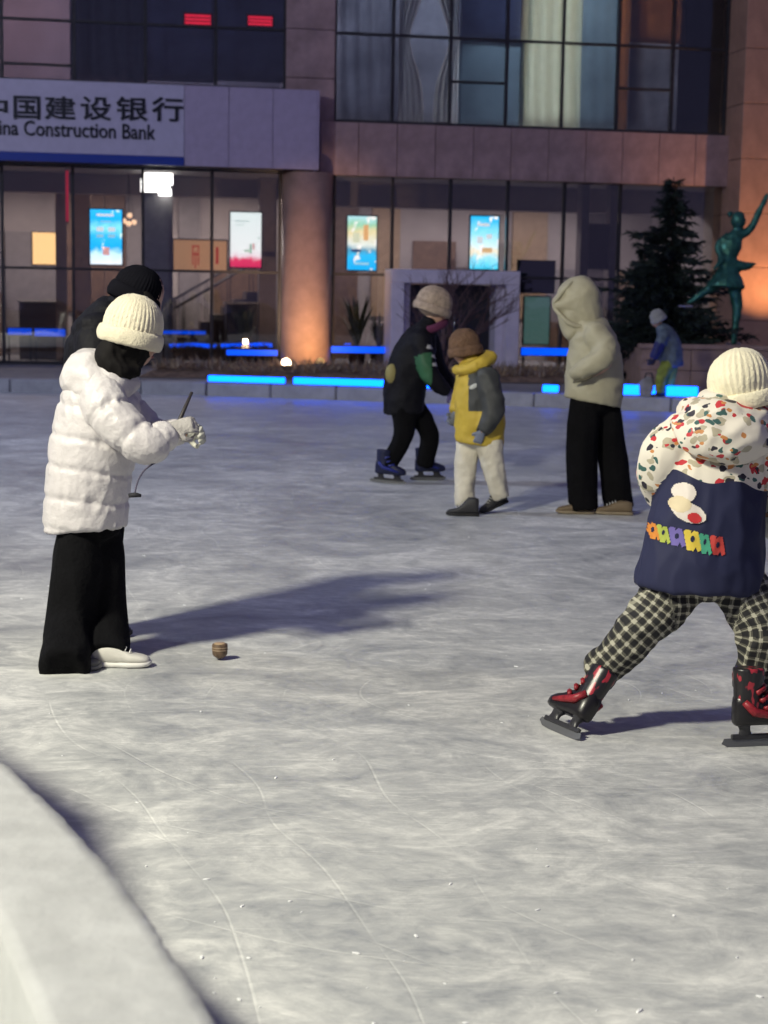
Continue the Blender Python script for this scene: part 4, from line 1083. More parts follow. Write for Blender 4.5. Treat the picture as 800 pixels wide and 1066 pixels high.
def shoe_mesh(name, secs, m, parent, smooth=True, M_=None, n=14):
    """loft along x: secs = (x, half width, z bottom, z top)"""
    bm = bmesh.new(); rings = []
    for x, w_, z0, z1 in secs:
        ring = []
        for k in range(n):
            t = 2 * math.pi * k / n; c, s = math.cos(t), math.sin(t)
            e = 0.55
            ring.append(bm.verts.new((x, w_ * math.copysign(abs(c) ** e, c), (z0 + z1) / 2 + (z1 - z0) / 2 * math.copysign(abs(s) ** (e if s < 0 else 0.9), s))))
        rings.append(ring)
    for a, b in zip(rings, rings[1:]):
        for k in range(n): bm.faces.new((a[k], a[(k + 1) % n], b[(k + 1) % n], b[k]))
    bm.faces.new(rings[0][::-1]); bm.faces.new(rings[-1])
    o = from_bm(name, bm, m, parent, None, smooth)
    if M_ is not None: o.matrix_local = M_
    return o
def place(root, loc, heading, pitch=0.0, roll=0.0):
    return Matrix.Translation(V(loc) - root.location) @ Matrix.Rotation(heading, 4, 'Z') @ Matrix.Rotation(-pitch, 4, 'Y') @ Matrix.Rotation(roll, 4, 'X')
def sneaker(root, loc, heading, up, sole, L_=0.25, pitch=0.0, hi=0.0, name='shoe'):
    M_ = place(root, loc, heading, pitch); k = L_ / 0.25
    S = lambda l: [(x * k, w_ * k, a * k, z * k) for x, w_, a, z in l]
    o = shoe_mesh(name, S([(-0.092, 0.012, 0.022, 0.07 + hi), (-0.088, 0.028, 0.02, 0.085 + hi), (-0.06, 0.031, 0.02, 0.095 + hi), (-0.01, 0.037, 0.02, 0.095 + hi), (0.03, 0.038, 0.02, 0.082 + hi * 0.3), (0.07, 0.043, 0.02, 0.06), (0.115, 0.042, 0.02, 0.05), (0.14, 0.034, 0.02, 0.043), (0.153, 0.014, 0.02, 0.034)]), up, root, M_=M_)
    s = shoe_mesh('sole', S([(-0.098, 0.014, 0.0, 0.024), (-0.09, 0.032, 0.0, 0.026), (-0.04, 0.037, 0.0, 0.026), (0.02, 0.031, 0.0, 0.026), (0.07, 0.046, 0.0, 0.027), (0.12, 0.045, 0.002, 0.027), (0.147, 0.035, 0.006, 0.027), (0.16, 0.014, 0.012, 0.026)]), sole, o)
    lm = mat('lace', (0.7, 0.7, 0.68), 0.7)
    for i in range(4):
        x = (0.02 + 0.018 * i) * k; z = (0.092 - 0.008 * i) * k + hi * 0.2 * (3 - i) / 3
        tube('lace', [(x, -0.022 * k, z - 0.006), (x + 0.004, 0, z + 0.003), (x, 0.022 * k, z - 0.006)], 0.003, lm, o, 5)
    return o
def skate(root, loc, heading, boot, trim, pitch=0.0, roll=0.0, L_=0.25, shaft=0.19, lean=0.0, blade_len=0.30, cuff_m=None):
    """ice skate: moulded boot with cuff, buckles, holder and steel blade standing on the ice"""
    M_ = place(root, loc, heading, pitch, roll); k = L_ / 0.25
    r = empty('skate', parent=root); r.matrix_local = M_
    z0 = 0.075
    S = lambda l: [(x * k, w_ * k, a * k + z0, z * k + z0) for x, w_, a, z in l]
    shoe_mesh('boot', S([(-0.098, 0.018, 0.01, 0.09), (-0.09, 0.034, 0.0, 0.12), (-0.055, 0.044, 0.0, 0.135), (-0.01, 0.045, 0.0, 0.13), (0.035, 0.044, 0.0, 0.108), (0.075, 0.047, 0.0, 0.08), (0.115, 0.046, 0.0, 0.066), (0.143, 0.037, 0.003, 0.054), (0.158, 0.016, 0.01, 0.04)]), boot, r)
    b = Body((0, 0, 0))
    b.tube([(-0.03 * k, 0, z0 + 0.06), (-0.035 * k + lean * 0.4, 0, z0 + 0.12 * k), (-0.035 * k + lean, 0, z0 + shaft)], [(0.062 * k, 0.05 * k), (0.060 * k, 0.050 * k), (0.066 * k, 0.058 * k)], flat1=True)
    b.mesh('cuff', cuff_m or boot, r, 0.006, 2)
    for i in range(3):
        z = z0 + 0.085 * k + i * 0.032 * k; x = 0.045 * k - i * 0.018 * k
        tube('buckle', [(x - 0.03 * k, -0.052 * k, z - 0.012), (x + 0.006 * k, -0.035 * k, z + 0.002), (x + 0.022 * k, 0, z + 0.008), (x + 0.006 * k, 0.035 * k, z + 0.002), (x - 0.03 * k, 0.052 * k, z - 0.012)], 0.009, trim, r, 6)
    for s in (-1, 1):
        tube('side_panel', [(-0.07 * k, s * 0.046 * k, z0 + 0.10 * k), (-0.03 * k, s * 0.052 * k, z0 + 0.06 * k), (0.04 * k, s * 0.048 * k, z0 + 0.045 * k), (0.10 * k, s * 0.047 * k, z0 + 0.03 * k)], [0.012, 0.016, 0.013, 0.008], trim, r, 8)
    dk = mat('skate_holder', (0.03, 0.03, 0.035), 0.4)
    for x0, x1 in ((-0.085, -0.02), (0.045, 0.125)):
        xm = (x0 + x1) / 2 * k; hb = Body((0, 0, 0)); hb.tube([(xm, 0, z0 + 0.012), (xm + 0.004, 0, z0 - 0.012), (xm + 0.006, 0, 0.036)], [((x1 - x0) * 0.55 * k, 0.028), ((x1 - x0) * 0.36 * k, 0.014), ((x1 - x0) * 0.5 * k, 0.008)], flat0=True, flat1=True); hb.mesh('blade_holder', dk, r, 0.004, 1)
    bm = bmesh.new(); bm_box(bm, -0.105 * k, 0.145 * k, -0.007, 0.007, 0.026, 0.044, 0.003); from_bm('blade_holder', bm, dk, r)
    h = blade_len / 2; prof = [(-h, 0.012), (-h + 0.02, 0.002), (-h * 0.3, 0.0), (h * 0.5, 0.0), (h - 0.02, 0.004), (h + 0.01, 0.02), (h + 0.004, 0.034), (h - 0.02, 0.03), (-h + 0.01, 0.03)]
    bm = bmesh.new()
    fr = [bm.verts.new((x + 0.01, -0.002, z)) for x, z in prof]; bk = [bm.verts.new((x + 0.01, 0.002, z)) for x, z in prof]
    bm.faces.new(fr); bm.faces.new(bk[::-1])
    for i in range(len(prof)): bm.faces.new((fr[i], bk[i], bk[(i + 1) % len(prof)], fr[(i + 1) % len(prof)]))
    from_bm('blade', bm, mat('blade_steel', (0.16, 0.165, 0.175), 0.5, metal=0.6, spec=0.3), r)
    return r
def two_tone(name, c0, c1, scale, thr):
    m = bpy.data.materials.new(name); m.use_nodes = True; nt = m.node_tree; b = nt.nodes['Principled BSDF']; b.inputs['Roughness'].default_value = 0.35
    tc = nn(nt, 'ShaderNodeTexCoord'); no = nn(nt, 'ShaderNodeTexNoise'); no.inputs['Scale'].default_value = scale; no.inputs['Detail'].default_value = 1.0
    mp = nn(nt, 'ShaderNodeMapping'); mp.inputs['Scale'].default_value = (1, 1, 0.45); mp.inputs['Rotation'].default_value = (0.5, 0.6, 0)
    nt.links.new(tc.outputs['Object'], mp.inputs[0]); nt.links.new(mp.outputs[0], no.inputs['Vector'])
    g = nn(nt, 'ShaderNodeMapRange'); g.inputs[1].default_value = thr; g.inputs[2].default_value = thr + 0.03; nt.links.new(no.outputs['Fac'], g.inputs[0])
    mi = nn(nt, 'ShaderNodeMix'); mi.data_type = 'RGBA'; mi.inputs[6].default_value = (*c0, 1); mi.inputs[7].default_value = (*c1, 1)
    nt.links.new(g.outputs[0], mi.inputs[0]); nt.links.new(mi.outputs[2], b.inputs['Base Color'])
    return m
def knit(name, c, rough=0.85, sc=140.0, bump=0.35):
    return mat(name, c, rough, 0.08, 9.0, bump, sc, sheen=0.25, spec=0.15)
def beanie(root, base, c, f, u, r, m, name='hat', brim=True, pom=None, seed=1.0, bm_=None):
    f = V(f).normalized(); u = V(u); u = (u - f * u.dot(f)).normalized(); s = f.cross(u)
    b = Body(base)
    b.ball(c + u * r[2] * 0.12, (r[0], r[1], r[2] * 0.98), f, u)
    b.tube([c - u * r[2] * 0.42, c + u * r[2] * 0.1], [(r[0] * 0.97, r[1] * 0.97), (r[0] * 1.0, r[1] * 1.0)], side=s, flat0=True, n=24)
    if pom: b.ball(c + u * (r[2] * 1.08 + pom * 0.7), pom)
    cl = V(c) - V(base); fa_ = np.array(f); sa_ = np.array(s)
    def ribs(X, n_, i):
        d = X - np.array(cl); return cloth(0.0022, 9, seed)(X, n_, i) + 0.0022 * np.sin(np.arctan2(d @ sa_, d @ fa_) * 40)
    o = b.mesh(name, m, root, 0.006, 2, ribs)
    if brim:
        b = Body(base); N = 22; pts = []
        for i in range(N + 1):
            t = 2 * math.pi * i / N; pts.append(c - u * r[2] * 0.32 + f * math.cos(t) * r[0] * 0.99 + s * math.sin(t) * r[1] * 0.99)
        b.tube(pts, [(0.016, 0.036)] * (N + 1), side=u, n=10, sub=2)
        b.mesh('hat_brim', bm_ or m, o, 0.007, 2, cloth(0.0022, 11, seed + 4))
    return o

# ---------------------------------------------------------------- 1. girl in the long white puffer coat with the whip
def girl():
    Y = 6.66
    P = lambda x, y, d=0.0: on_y(x, y, Y + d)
    base = on_z(92, 692); base.z = 0
    root = empty('person', base); tag(root, 'person in long white puffer coat, cream hat and black trousers, holding a whip', 'person')
    look = V((0.92, 0.35, -0.22)); sd = V((-0.35, 0.92, 0))
    J = dict(head=P(139, 351, 0.0), look=look, neck=P(118, 388), chest=P(106, 430), pelvis=P(92, 525), side=sd,
             sha=P(106, 408, -0.14), ela=P(148, 462, -0.20), wra=P(180, 447, -0.14), shb=P(116, 405, 0.14), elb=P(160, 452, 0.14), wrb=P(192, 449, 0.03),
             hipa=P(80, 548, -0.06), kna=P(76, 615, -0.06), ana=P(70, 676, -0.06), hipb=P(104, 548, 0.06), knb=P(108, 612, 0.06), anb=P(112, 672, 0.06))
    body_mesh(root, base, J)
    # coat
    white = mat('puffer_white', (0.63, 0.60, 0.60), 0.42, 0.07, 4.0, 0.45, 24, spec=0.45, sheen=0.0)
    c = Body(base)
    c.tube([P(89, 549), P(89, 541), P(92, 500), P(98, 460), P(104, 425), P(109, 402), P(118, 386)],
           [(0.163, 0.15), (0.166, 0.155), (0.168, 0.16), (0.172, 0.165), (0.160, 0.165), (0.130, 0.14), (0.085, 0.09)], side=sd, flat0=True, n=28)
    c.tube([P(104, 408, -0.10), P(116, 432, -0.17), P(149, 462, -0.20), P(167, 456, -0.17), P(177, 449, -0.145)], [0.088, 0.088, 0.076, 0.062, 0.044], flat1=True)
    c.tube([P(116, 405, 0.10), P(130, 428, 0.16), P(160, 453, 0.15), P(178, 451, 0.08), P(188, 449, 0.05)], [0.088, 0.085, 0.07, 0.056, 0.042], flat1=True)
    c.mesh('coat', white, root, 0.0075, 2, puffer(0.125, 0.0085, 0.0065, 1.0))
    h = Body(base)
    h.tube([P(138, 398, -0.03), P(118, 402, -0.09), P(97, 402, -0.10), P(84, 396, -0.04), P(84, 386, 0.05), P(100, 378, 0.12), P(128, 384, 0.13)], [(0.03, 0.04), (0.055, 0.07), (0.065, 0.085), (0.06, 0.085), (0.055, 0.075), (0.045, 0.06), (0.025, 0.04)], side=(0, 0, 1))
    h.tube([P(90, 380), P(86, 398, -0.03), P(90, 418, -0.06)], [(0.07, 0.10), (0.085, 0.13), (0.035, 0.09)], side=sd)
    h.ball(P(106, 394, -0.02), (0.10, 0.14, 0.07))
    h.mesh('hood', white, root, 0.0095, 2, cloth(0.008, 8, 5.0))
    # trim line round the hood
    # trousers
    black = mat('trousers_black', (0.0045, 0.0045, 0.0055), 0.95, 0.2, 8, 0.3, 60, spec=0.12)
    t = Body(base)
    gz = lambda x, y: on_z(x, y, 0.02)
    t.tube([P(84, 546, -0.04), P(81, 575, -0.05), P(80, 600, -0.06), P(73, 650, -0.09), gz(68, 697)], [(0.075, 0.08), (0.09, 0.095), (0.095, 0.10), (0.093, 0.10), (0.098, 0.105)], flat1=True)
    t.tube([P(102, 546, 0.04), P(105, 575, 0.05), P(106, 600, 0.05), P(110, 650, 0.03), gz(110, 689)], [(0.075, 0.08), (0.086, 0.095), (0.088, 0.10), (0.087, 0.10), (0.092, 0.10)], flat1=True)
    t.ball(P(92, 548), (0.125, 0.115, 0.07))
    t.mesh('trousers', black, root, 0.011, 2, cloth(0.012, 6, 2.0, (1, 1, 0.22)))
    sw = mat('shoe_white', (0.66, 0.64, 0.58), 0.5); so = mat('shoe_sole_white', (0.7, 0.69, 0.65), 0.6)
    sneaker(root, on_z(116, 694), R(4), sw, so, 0.255)
    sneaker(root, on_z(66, 698), R(12), mat('shoe_white_shaded', (0.12, 0.12, 0.12), 0.6), mat('shoe_sole_shaded', (0.16, 0.16, 0.155), 0.6), 0.24)  # rear white shoe, shade under the trousers put into its grey
    # hair and scarf between hat and hood
    hr = Body(base)
    hr.ball(P(133, 358), (0.105, 0.095, 0.10), look)
    hr.tube([P(118, 362, -0.06), P(112, 373, -0.08), P(124, 384, -0.09), P(140, 386, -0.06)], [(0.05, 0.05), (0.05, 0.055), (0.045, 0.05), (0.03, 0.03)])
    hr.tube([P(130, 352), P(126, 372), P(122, 388)], [0.09, 0.085, 0.08])
    hr.mesh('hair', HAIR, root, 0.009, 2, cloth(0.006, 18, 6.0, (1, 1, 0.4)))
    cream = knit('hat_cream', (0.72, 0.66, 0.50), sc=130)
    beanie(root, base, P(138, 341), look, V((0.12, 0, 1)), (0.122, 0.115, 0.125), cream, seed=3.0)
    gl = mat('glove_grey', (0.42, 0.40, 0.38), 0.8, 0.1, 20, 0.4, 80)
    glove(root, base, P(180, 446, -0.145), V((0.9, 0.1, 0.22)), V((0.1, 0.9, -0.5)), gl, 0.155, 1.0)
    glove(root, base, P(191, 450, 0.045), V((0.95, -0.2, 0.05)), V((0, -0.9, -0.45)), mat('glove_pale', (0.52, 0.52, 0.46), 0.8, 0.1, 20, 0.4, 80), 0.155, 1.0, mirror=-1)
    # whip, held in the hands: a thing of its own
    w0 = P(176, 462, -0.10); w1 = P(200, 408, -0.04)
    wr = empty('whip', w0); tag(wr, 'thin dark whip held in the gloved hands of the person in white', 'whip')
    tube('stick', [V((0, 0, 0)), (w1 - w0) * 0.5, w1 - w0], [0.010, 0.009, 0.006], mat('whip_stick', (0.04, 0.035, 0.035), 0.5), wr, 8)
    cord = [P(176, 462, -0.10), P(166, 478, -0.2), P(152, 488, -0.24), P(144, 500, -0.25), P(140, 516, -0.25)]
    tube('cord', [q - w0 for q in crom(cord, 5)], 0.0035, mat('whip_cord', (0.10, 0.09, 0.13), 0.7), wr, 6)
    tube('knot', [P(134, 516, -0.25) - w0, P(141, 515, -0.25) - w0, P(147, 516, -0.25) - w0], [0.008, 0.011, 0.006], mat('whip_knot', (0.02, 0.02, 0.025), 0.7), wr, 8)
girl()

# ---------------------------------------------------------------- 2. person in black bending behind her
def man():
    Y = 7.02
    P = lambda x, y, d=0.0: on_y(x, y, Y + d)
    base = V((P(98, 600).x, Y, 0))
    root = empty('person', base); tag(root, 'person dressed in black with black hat, leaning forward behind the white coat', 'person')
    look = V((0.85, 0.25, -0.45))
    ga = V((P(82, 600).x, Y - 0.05, 0)); gb = V((P(94, 600).x, Y + 0.06, 0))
    J = dict(head=P(145, 309), look=look, neck=P(128, 325), chest=P(105, 365), pelvis=P(98, 470),
             sha=P(104, 345, -0.17), ela=P(112, 405, -0.2), wra=P(128, 450, -0.15), shb=P(112, 342, 0.17), elb=P(122, 400, 0.2), wrb=P(135, 445, 0.15),
             hipa=P(90, 480, -0.08), kna=P(92, 560, -0.06), ana=ga + V((0, 0, 0.1)), hipb=P(104, 480, 0.08), knb=P(106, 560, 0.08), anb=gb + V((0, 0, 0.1)))
    body_mesh(root, base, J, voxel=0.016)
    blk = mat('jacket_black', (0.005, 0.005, 0.008), 0.7, 0.2, 6, 0.3, 40, spec=0.2)
    c = Body(base)
    c.tube([P(98, 478), P(100, 430), P(103, 385), P(106, 355), P(116, 332), P(127, 322)], [(0.135, 0.14), (0.13, 0.14), (0.14, 0.155), (0.135, 0.16), (0.095, 0.13), (0.07, 0.08)], flat0=True, n=24)
    c.tube([P(100, 345, -0.14), P(104, 400, -0.2), P(126, 448, -0.16)], [0.085, 0.08, 0.055], flat1=True)
    c.tube([P(112, 342, 0.14), P(120, 400, 0.2), P(134, 445, 0.16)], [0.085, 0.08, 0.055], flat1=True)
    c.mesh('jacket', blk, root, 0.013, 2, puffer(0.17, 0.012, 0.008, 4.0))
    t = Body(base)
    t.tube([P(90, 475, -0.07), P(92, 560, -0.06), ga + V((0, 0, 0.05))], [0.095, 0.08, 0.068], flat1=True)
    t.tube([P(106, 475, 0.07), P(106, 560, 0.08), gb + V((0, 0, 0.05))], [0.105, 0.09, 0.075], flat1=True)
    t.mesh('trousers', mat('trousers_black', (0.010, 0.010, 0.012), 0.8), root, 0.014, 2, cloth(0.010, 6, 8.0, (1, 1, 0.3)))
    for g_ in (ga, gb): sneaker(root, g_, R(10), mat('shoe_black', (0.015, 0.015, 0.017), 0.5), mat('sole_black', (0.02, 0.02, 0.02), 0.7), 0.27)
    beanie(root, base, P(143, 303), look, V((0.35, 0.1, 0.9)), (0.105, 0.098, 0.10), mat('hat_black', (0.004, 0.004, 0.007), 0.9, spec=0.1), seed=8.0)
    hr = Body(base); hr.ball(P(141, 312), (0.098, 0.085, 0.09), look); hr.tube([P(150, 308, -0.07), P(157, 318, -0.07), P(159, 330, -0.06)], [0.03, 0.028, 0.015]); hr.mesh('hair', HAIR, root, 0.008, 2)
    for k in 'ab':
        glove(root, base, J['wr' + k], J['wr' + k] - J['el' + k], V((0, 1 if k == 'a' else -1, 0)), mat('glove_black', (0.015, 0.015, 0.017), 0.7), 0.17, 0.6, 0.006, mirror=1 if k == 'a' else -1)
man()

# ---------------------------------------------------------------- 3. skater in dark jacket with green panel
def green():
    Y = 13.5
    P = lambda x, y, d=0.0: on_y(x, y, Y + d)
    base = on_z(424, 502); base.z = 0
    root = empty('person', base); tag(root, 'skater in black jacket with green side panel and pale furry hat, facing the yellow child', 'person')
    look = V((0.95, 0.1, -0.3))
    J = dict(head=P(455, 322), look=look, neck=P(445, 340), chest=P(436, 368), pelvis=P(424, 418),
             sha=P(438, 352, -0.16), ela=P(448, 388, -0.2), wra=P(468, 408, -0.12), shb=P(446, 352, 0.16), elb=P(456, 386, 0.2), wrb=P(476, 402, 0.12),
             hipa=P(420, 428, -0.07), kna=P(420, 456, -0.08), ana=P(403, 482, -0.1), hipb=P(430, 428, 0.08), knb=P(447, 453, 0.08), anb=P(443, 481, 0.1))
    body_mesh(root, base, J, 0.98, 0.018)
    blk = mat('jacket_black', (0.011, 0.011, 0.016), 0.55); grn = mat('jacket_green', (0.025, 0.10, 0.045), 0.6, 0.15); wht = mat('stripe_white', (0.5, 0.5, 0.48), 0.6)
    c = Body(base)
    t0 = c.tube([P(421, 430), P(421, 405), P(427, 380), P(436, 358), P(443, 344), P(447, 336)], [(0.165, 0.16), (0.17, 0.17), (0.175, 0.18), (0.15, 0.18), (0.1, 0.13), (0.07, 0.08)], flat0=True, n=24)
    t1 = c.tube([P(438, 353, -0.13), P(446, 386, -0.19), P(457, 400, -0.17), P(466, 407, -0.13)], [0.085, 0.075, 0.062, 0.048], flat1=True)
    t2 = c.tube([P(446, 353, 0.13), P(456, 384, 0.19), P(465, 396, 0.17), P(473, 402, 0.13)], [0.085, 0.075, 0.062, 0.048], flat1=True)
    def mf(X, i):
        r = np.zeros(len(X)); r[(i['tid'] == t0) & (i['lat'] > -0.35) & (X[:, 1] < 0.03) & (i['along'] > 0.26) & (i['along'] < 0.56) & (np.abs(X[:, 0] - (P(449, 385).x - base.x) + 0.35 * (X[:, 2] - 0.95)) < 0.085)] = 1
        a = (i['tid'] == t1)
        r[a & (i['along'] < 0.3) & (i['along'] > 0.05) & (np.sin(i['along'] * 2 * math.pi / 0.075) > 0.45) & (X[:, 0] > P(444, 360).x - base.x)] = 2
        r[a & (i['along'] >= 0.14) & (i['along'] < 0.36) & (X[:, 0] < P(449, 385).x - base.x)] = 1
        return r
    c.mesh('jacket', [blk, grn, wht], root, 0.016, 2, cloth(0.010, 7, 11.0), mf)
    t = Body(base)
    t.tube([P(420, 424, -0.06), P(420, 455, -0.08), P(402, 487, -0.1)], [0.10, 0.078, 0.066], flat1=True)
    t.tube([P(430, 424, 0.06), P(447, 452, 0.08), P(442, 485, 0.1)], [0.10, 0.078, 0.066], flat1=True)
    t.ball(P(424, 426), (0.13, 0.14, 0.09))
    t.mesh('trousers', mat('trousers_black', (0.010, 0.010, 0.012), 0.8), root, 0.015, 2, cloth(0.009, 7, 12.0, (1, 1, 0.4)))
    sb = mat('skate_navy', (0.012, 0.015, 0.05), 0.4); st_ = mat('skate_blue_trim', (0.02, 0.03, 0.22), 0.4)
    skate(root, on_z(402, 503), R(-8), sb, st_, pitch=R(-4), roll=0, shaft=0.2)
    skate(root, on_z(444, 500), R(6), sb, st_, shaft=0.2)
    fur = mat('hat_fur', (0.36, 0.28, 0.22), 0.9, 0.25, 30, 0.5, 90)
    beanie(root, base, P(452, 316), look, V((0.25, 0, 1)), (0.15, 0.14, 0.135), fur, seed=5.0)
    s = Body(base); s.tube([P(437, 341, -0.06), P(448, 343, -0.1), P(460, 338, -0.05), P(462, 335, 0.05), P(448, 338, 0.11), P(437, 341, 0.04)], [0.035] * 6); s.mesh('scarf', mat('scarf_plum', (0.10, 0.02, 0.06), 0.9), root, 0.012, 2)
    gm = mat('glove_violet', (0.14, 0.12, 0.25), 0.7)
    for k in 'ab': glove(root, base, J['wr' + k], J['wr' + k] - J['el' + k], V((0, 1 if k == 'a' else -1, -0.4)), gm, 0.17, 0.5, 0.006, mirror=1 if k == 'a' else -1)
    # small yellow bag at the back
    bg_ = Body(base); bg_.ball(P(408, 389, -0.12), (0.055, 0.04, 0.085)); bg_.mesh('pouch', mat('pouch_yellow', (0.24, 0.21, 0.08), 0.6), root, 0.01, 2)
green()

# ---------------------------------------------------------------- 4. child in yellow and grey
def yellow():
    Y = 11.6
    P = lambda x, y, d=0.0: on_y(x, y, Y + d)
    base = on_z(500, 534); base.z = 0
    root = empty('person', base); tag(root, 'child in yellow and dark grey jacket with cream trousers and brown hat', 'person')
    look = V((-0.85, 0.45, -0.15))
    J = dict(head=P(483, 362), look=look, neck=P(490, 380), chest=P(497, 405), pelvis=P(500, 450),
             sha=P(505, 391, -0.13), ela=P(513, 425, -0.17), wra=P(502, 450, -0.16), shb=P(489, 391, 0.13), elb=P(482, 420, 0.17), wrb=P(474, 432, 0.12),
             hipa=P(510, 455, -0.05), kna=P(514, 486, -0.05), ana=P(521, 512, -0.04), hipb=P(489, 455, 0.05), knb=P(486, 488, 0.03), anb=P(485, 515, 0.0))
    body_mesh(root, base, J, 0.9, 0.016)
    yel = mat('jacket_yellow', (0.50, 0.36, 0.045), 0.6, 0.12, 5, 0.2, 40); gry = mat('jacket_charcoal', (0.045, 0.048, 0.048), 0.6, 0.2)
    c = Body(base)
    t0 = c.tube([P(499, 461), P(500, 450), P(499, 425), P(498, 402), P(495, 386), P(490, 376)], [(0.172, 0.15), (0.175, 0.155), (0.172, 0.16), (0.155, 0.16), (0.115, 0.13), (0.075, 0.08)], flat0=True, n=24)
    t1 = c.tube([P(507, 392, -0.12), P(514, 424, -0.165), P(509, 440, -0.17), P(503, 449, -0.16)], [0.085, 0.075, 0.065, 0.05], flat1=True)
    t2 = c.tube([P(489, 392, 0.12), P(481, 420, 0.16), P(475, 431, 0.13)], [0.085, 0.075, 0.05], flat1=True)
    def mf(X, i):
        r = np.zeros(len(X)); r[(i['tid'] == t1)] = 1
        up = (i['tid'] == t0) & (i['along'] > 0.24) & (i['along'] < 0.54); r[up & (X[:, 0] > P(487, 390).x - base.x)] = 1
        return r
    c.mesh('jacket', [yel, gry], root, 0.0135, 2, cloth(0.011, 7, 21.0), mf)
    h = Body(base)
    h.tube([P(476, 385, -0.03), P(486, 384, -0.10), P(502, 378, -0.10), P(510, 372, 0.0), P(502, 372, 0.1), P(485, 380, 0.1)], [(0.03, 0.035), (0.038, 0.045), (0.046, 0.05), (0.046, 0.055), (0.04, 0.04), (0.03, 0.035)])
    h.mesh('hood', yel, root, 0.012, 2, cloth(0.008, 9, 22.0))
    pm = mat('snow_trousers_cream', (0.62, 0.58, 0.47), 0.7, 0.12, 7, 0.3, 50)
    t = Body(base)
    t.tube([P(509, 455, -0.05), P(514, 487, -0.05), P(522, 518, -0.03)], [(0.092, 0.09), (0.072, 0.078), (0.060, 0.065)], flat1=True)
    t.tube([P(490, 455, 0.05), P(485, 488, 0.03), P(484, 526, 0.0)], [(0.092, 0.09), (0.074, 0.08), (0.062, 0.068)], flat1=True)
    t.ball(P(500, 455), (0.145, 0.13, 0.09))
    t.mesh('trousers', pm, root, 0.013, 2, cloth(0.012, 8, 23.0))
    bw = mat('boot_black', (0.03, 0.03, 0.032), 0.6); bs = mat('boot_sole_black', (0.015, 0.015, 0.015), 0.6)
    sneaker(root, on_z(486, 537), R(172), bw, bs, 0.23, hi=0.05, name='boot')
    q = on_z(518, 534); sneaker(root, q + V((0.0, 0, 0.045)), R(205), bw, bs, 0.23, pitch=R(-20), hi=0.05, name='boot')
    beanie(root, base, P(484, 360), look, V((-0.1, 0, 1)), (0.112, 0.108, 0.115), mat('hat_brown', (0.15, 0.085, 0.05), 0.9, 0.25, 25, 0.9, 55), seed=9.0)
    # sleeve badge
    b = Body(base); b.ball(P(494, 402, -0.165), (0.04, 0.008, 0.018), (1, 0, 0.5)); b.mesh('badge', mat('badge_white', (0.5, 0.52, 0.5), 0.6), root, 0.005, 1)
    for k in 'ab': glove(root, base, J['wr' + k], J['wr' + k] - J['el' + k], V((0, 1 if k == 'a' else -1, 0)), mat('glove_bluegrey', (0.16, 0.18, 0.24), 0.7), 0.14, 0.7, 0.006, mirror=1 if k == 'a' else -1)
yellow()

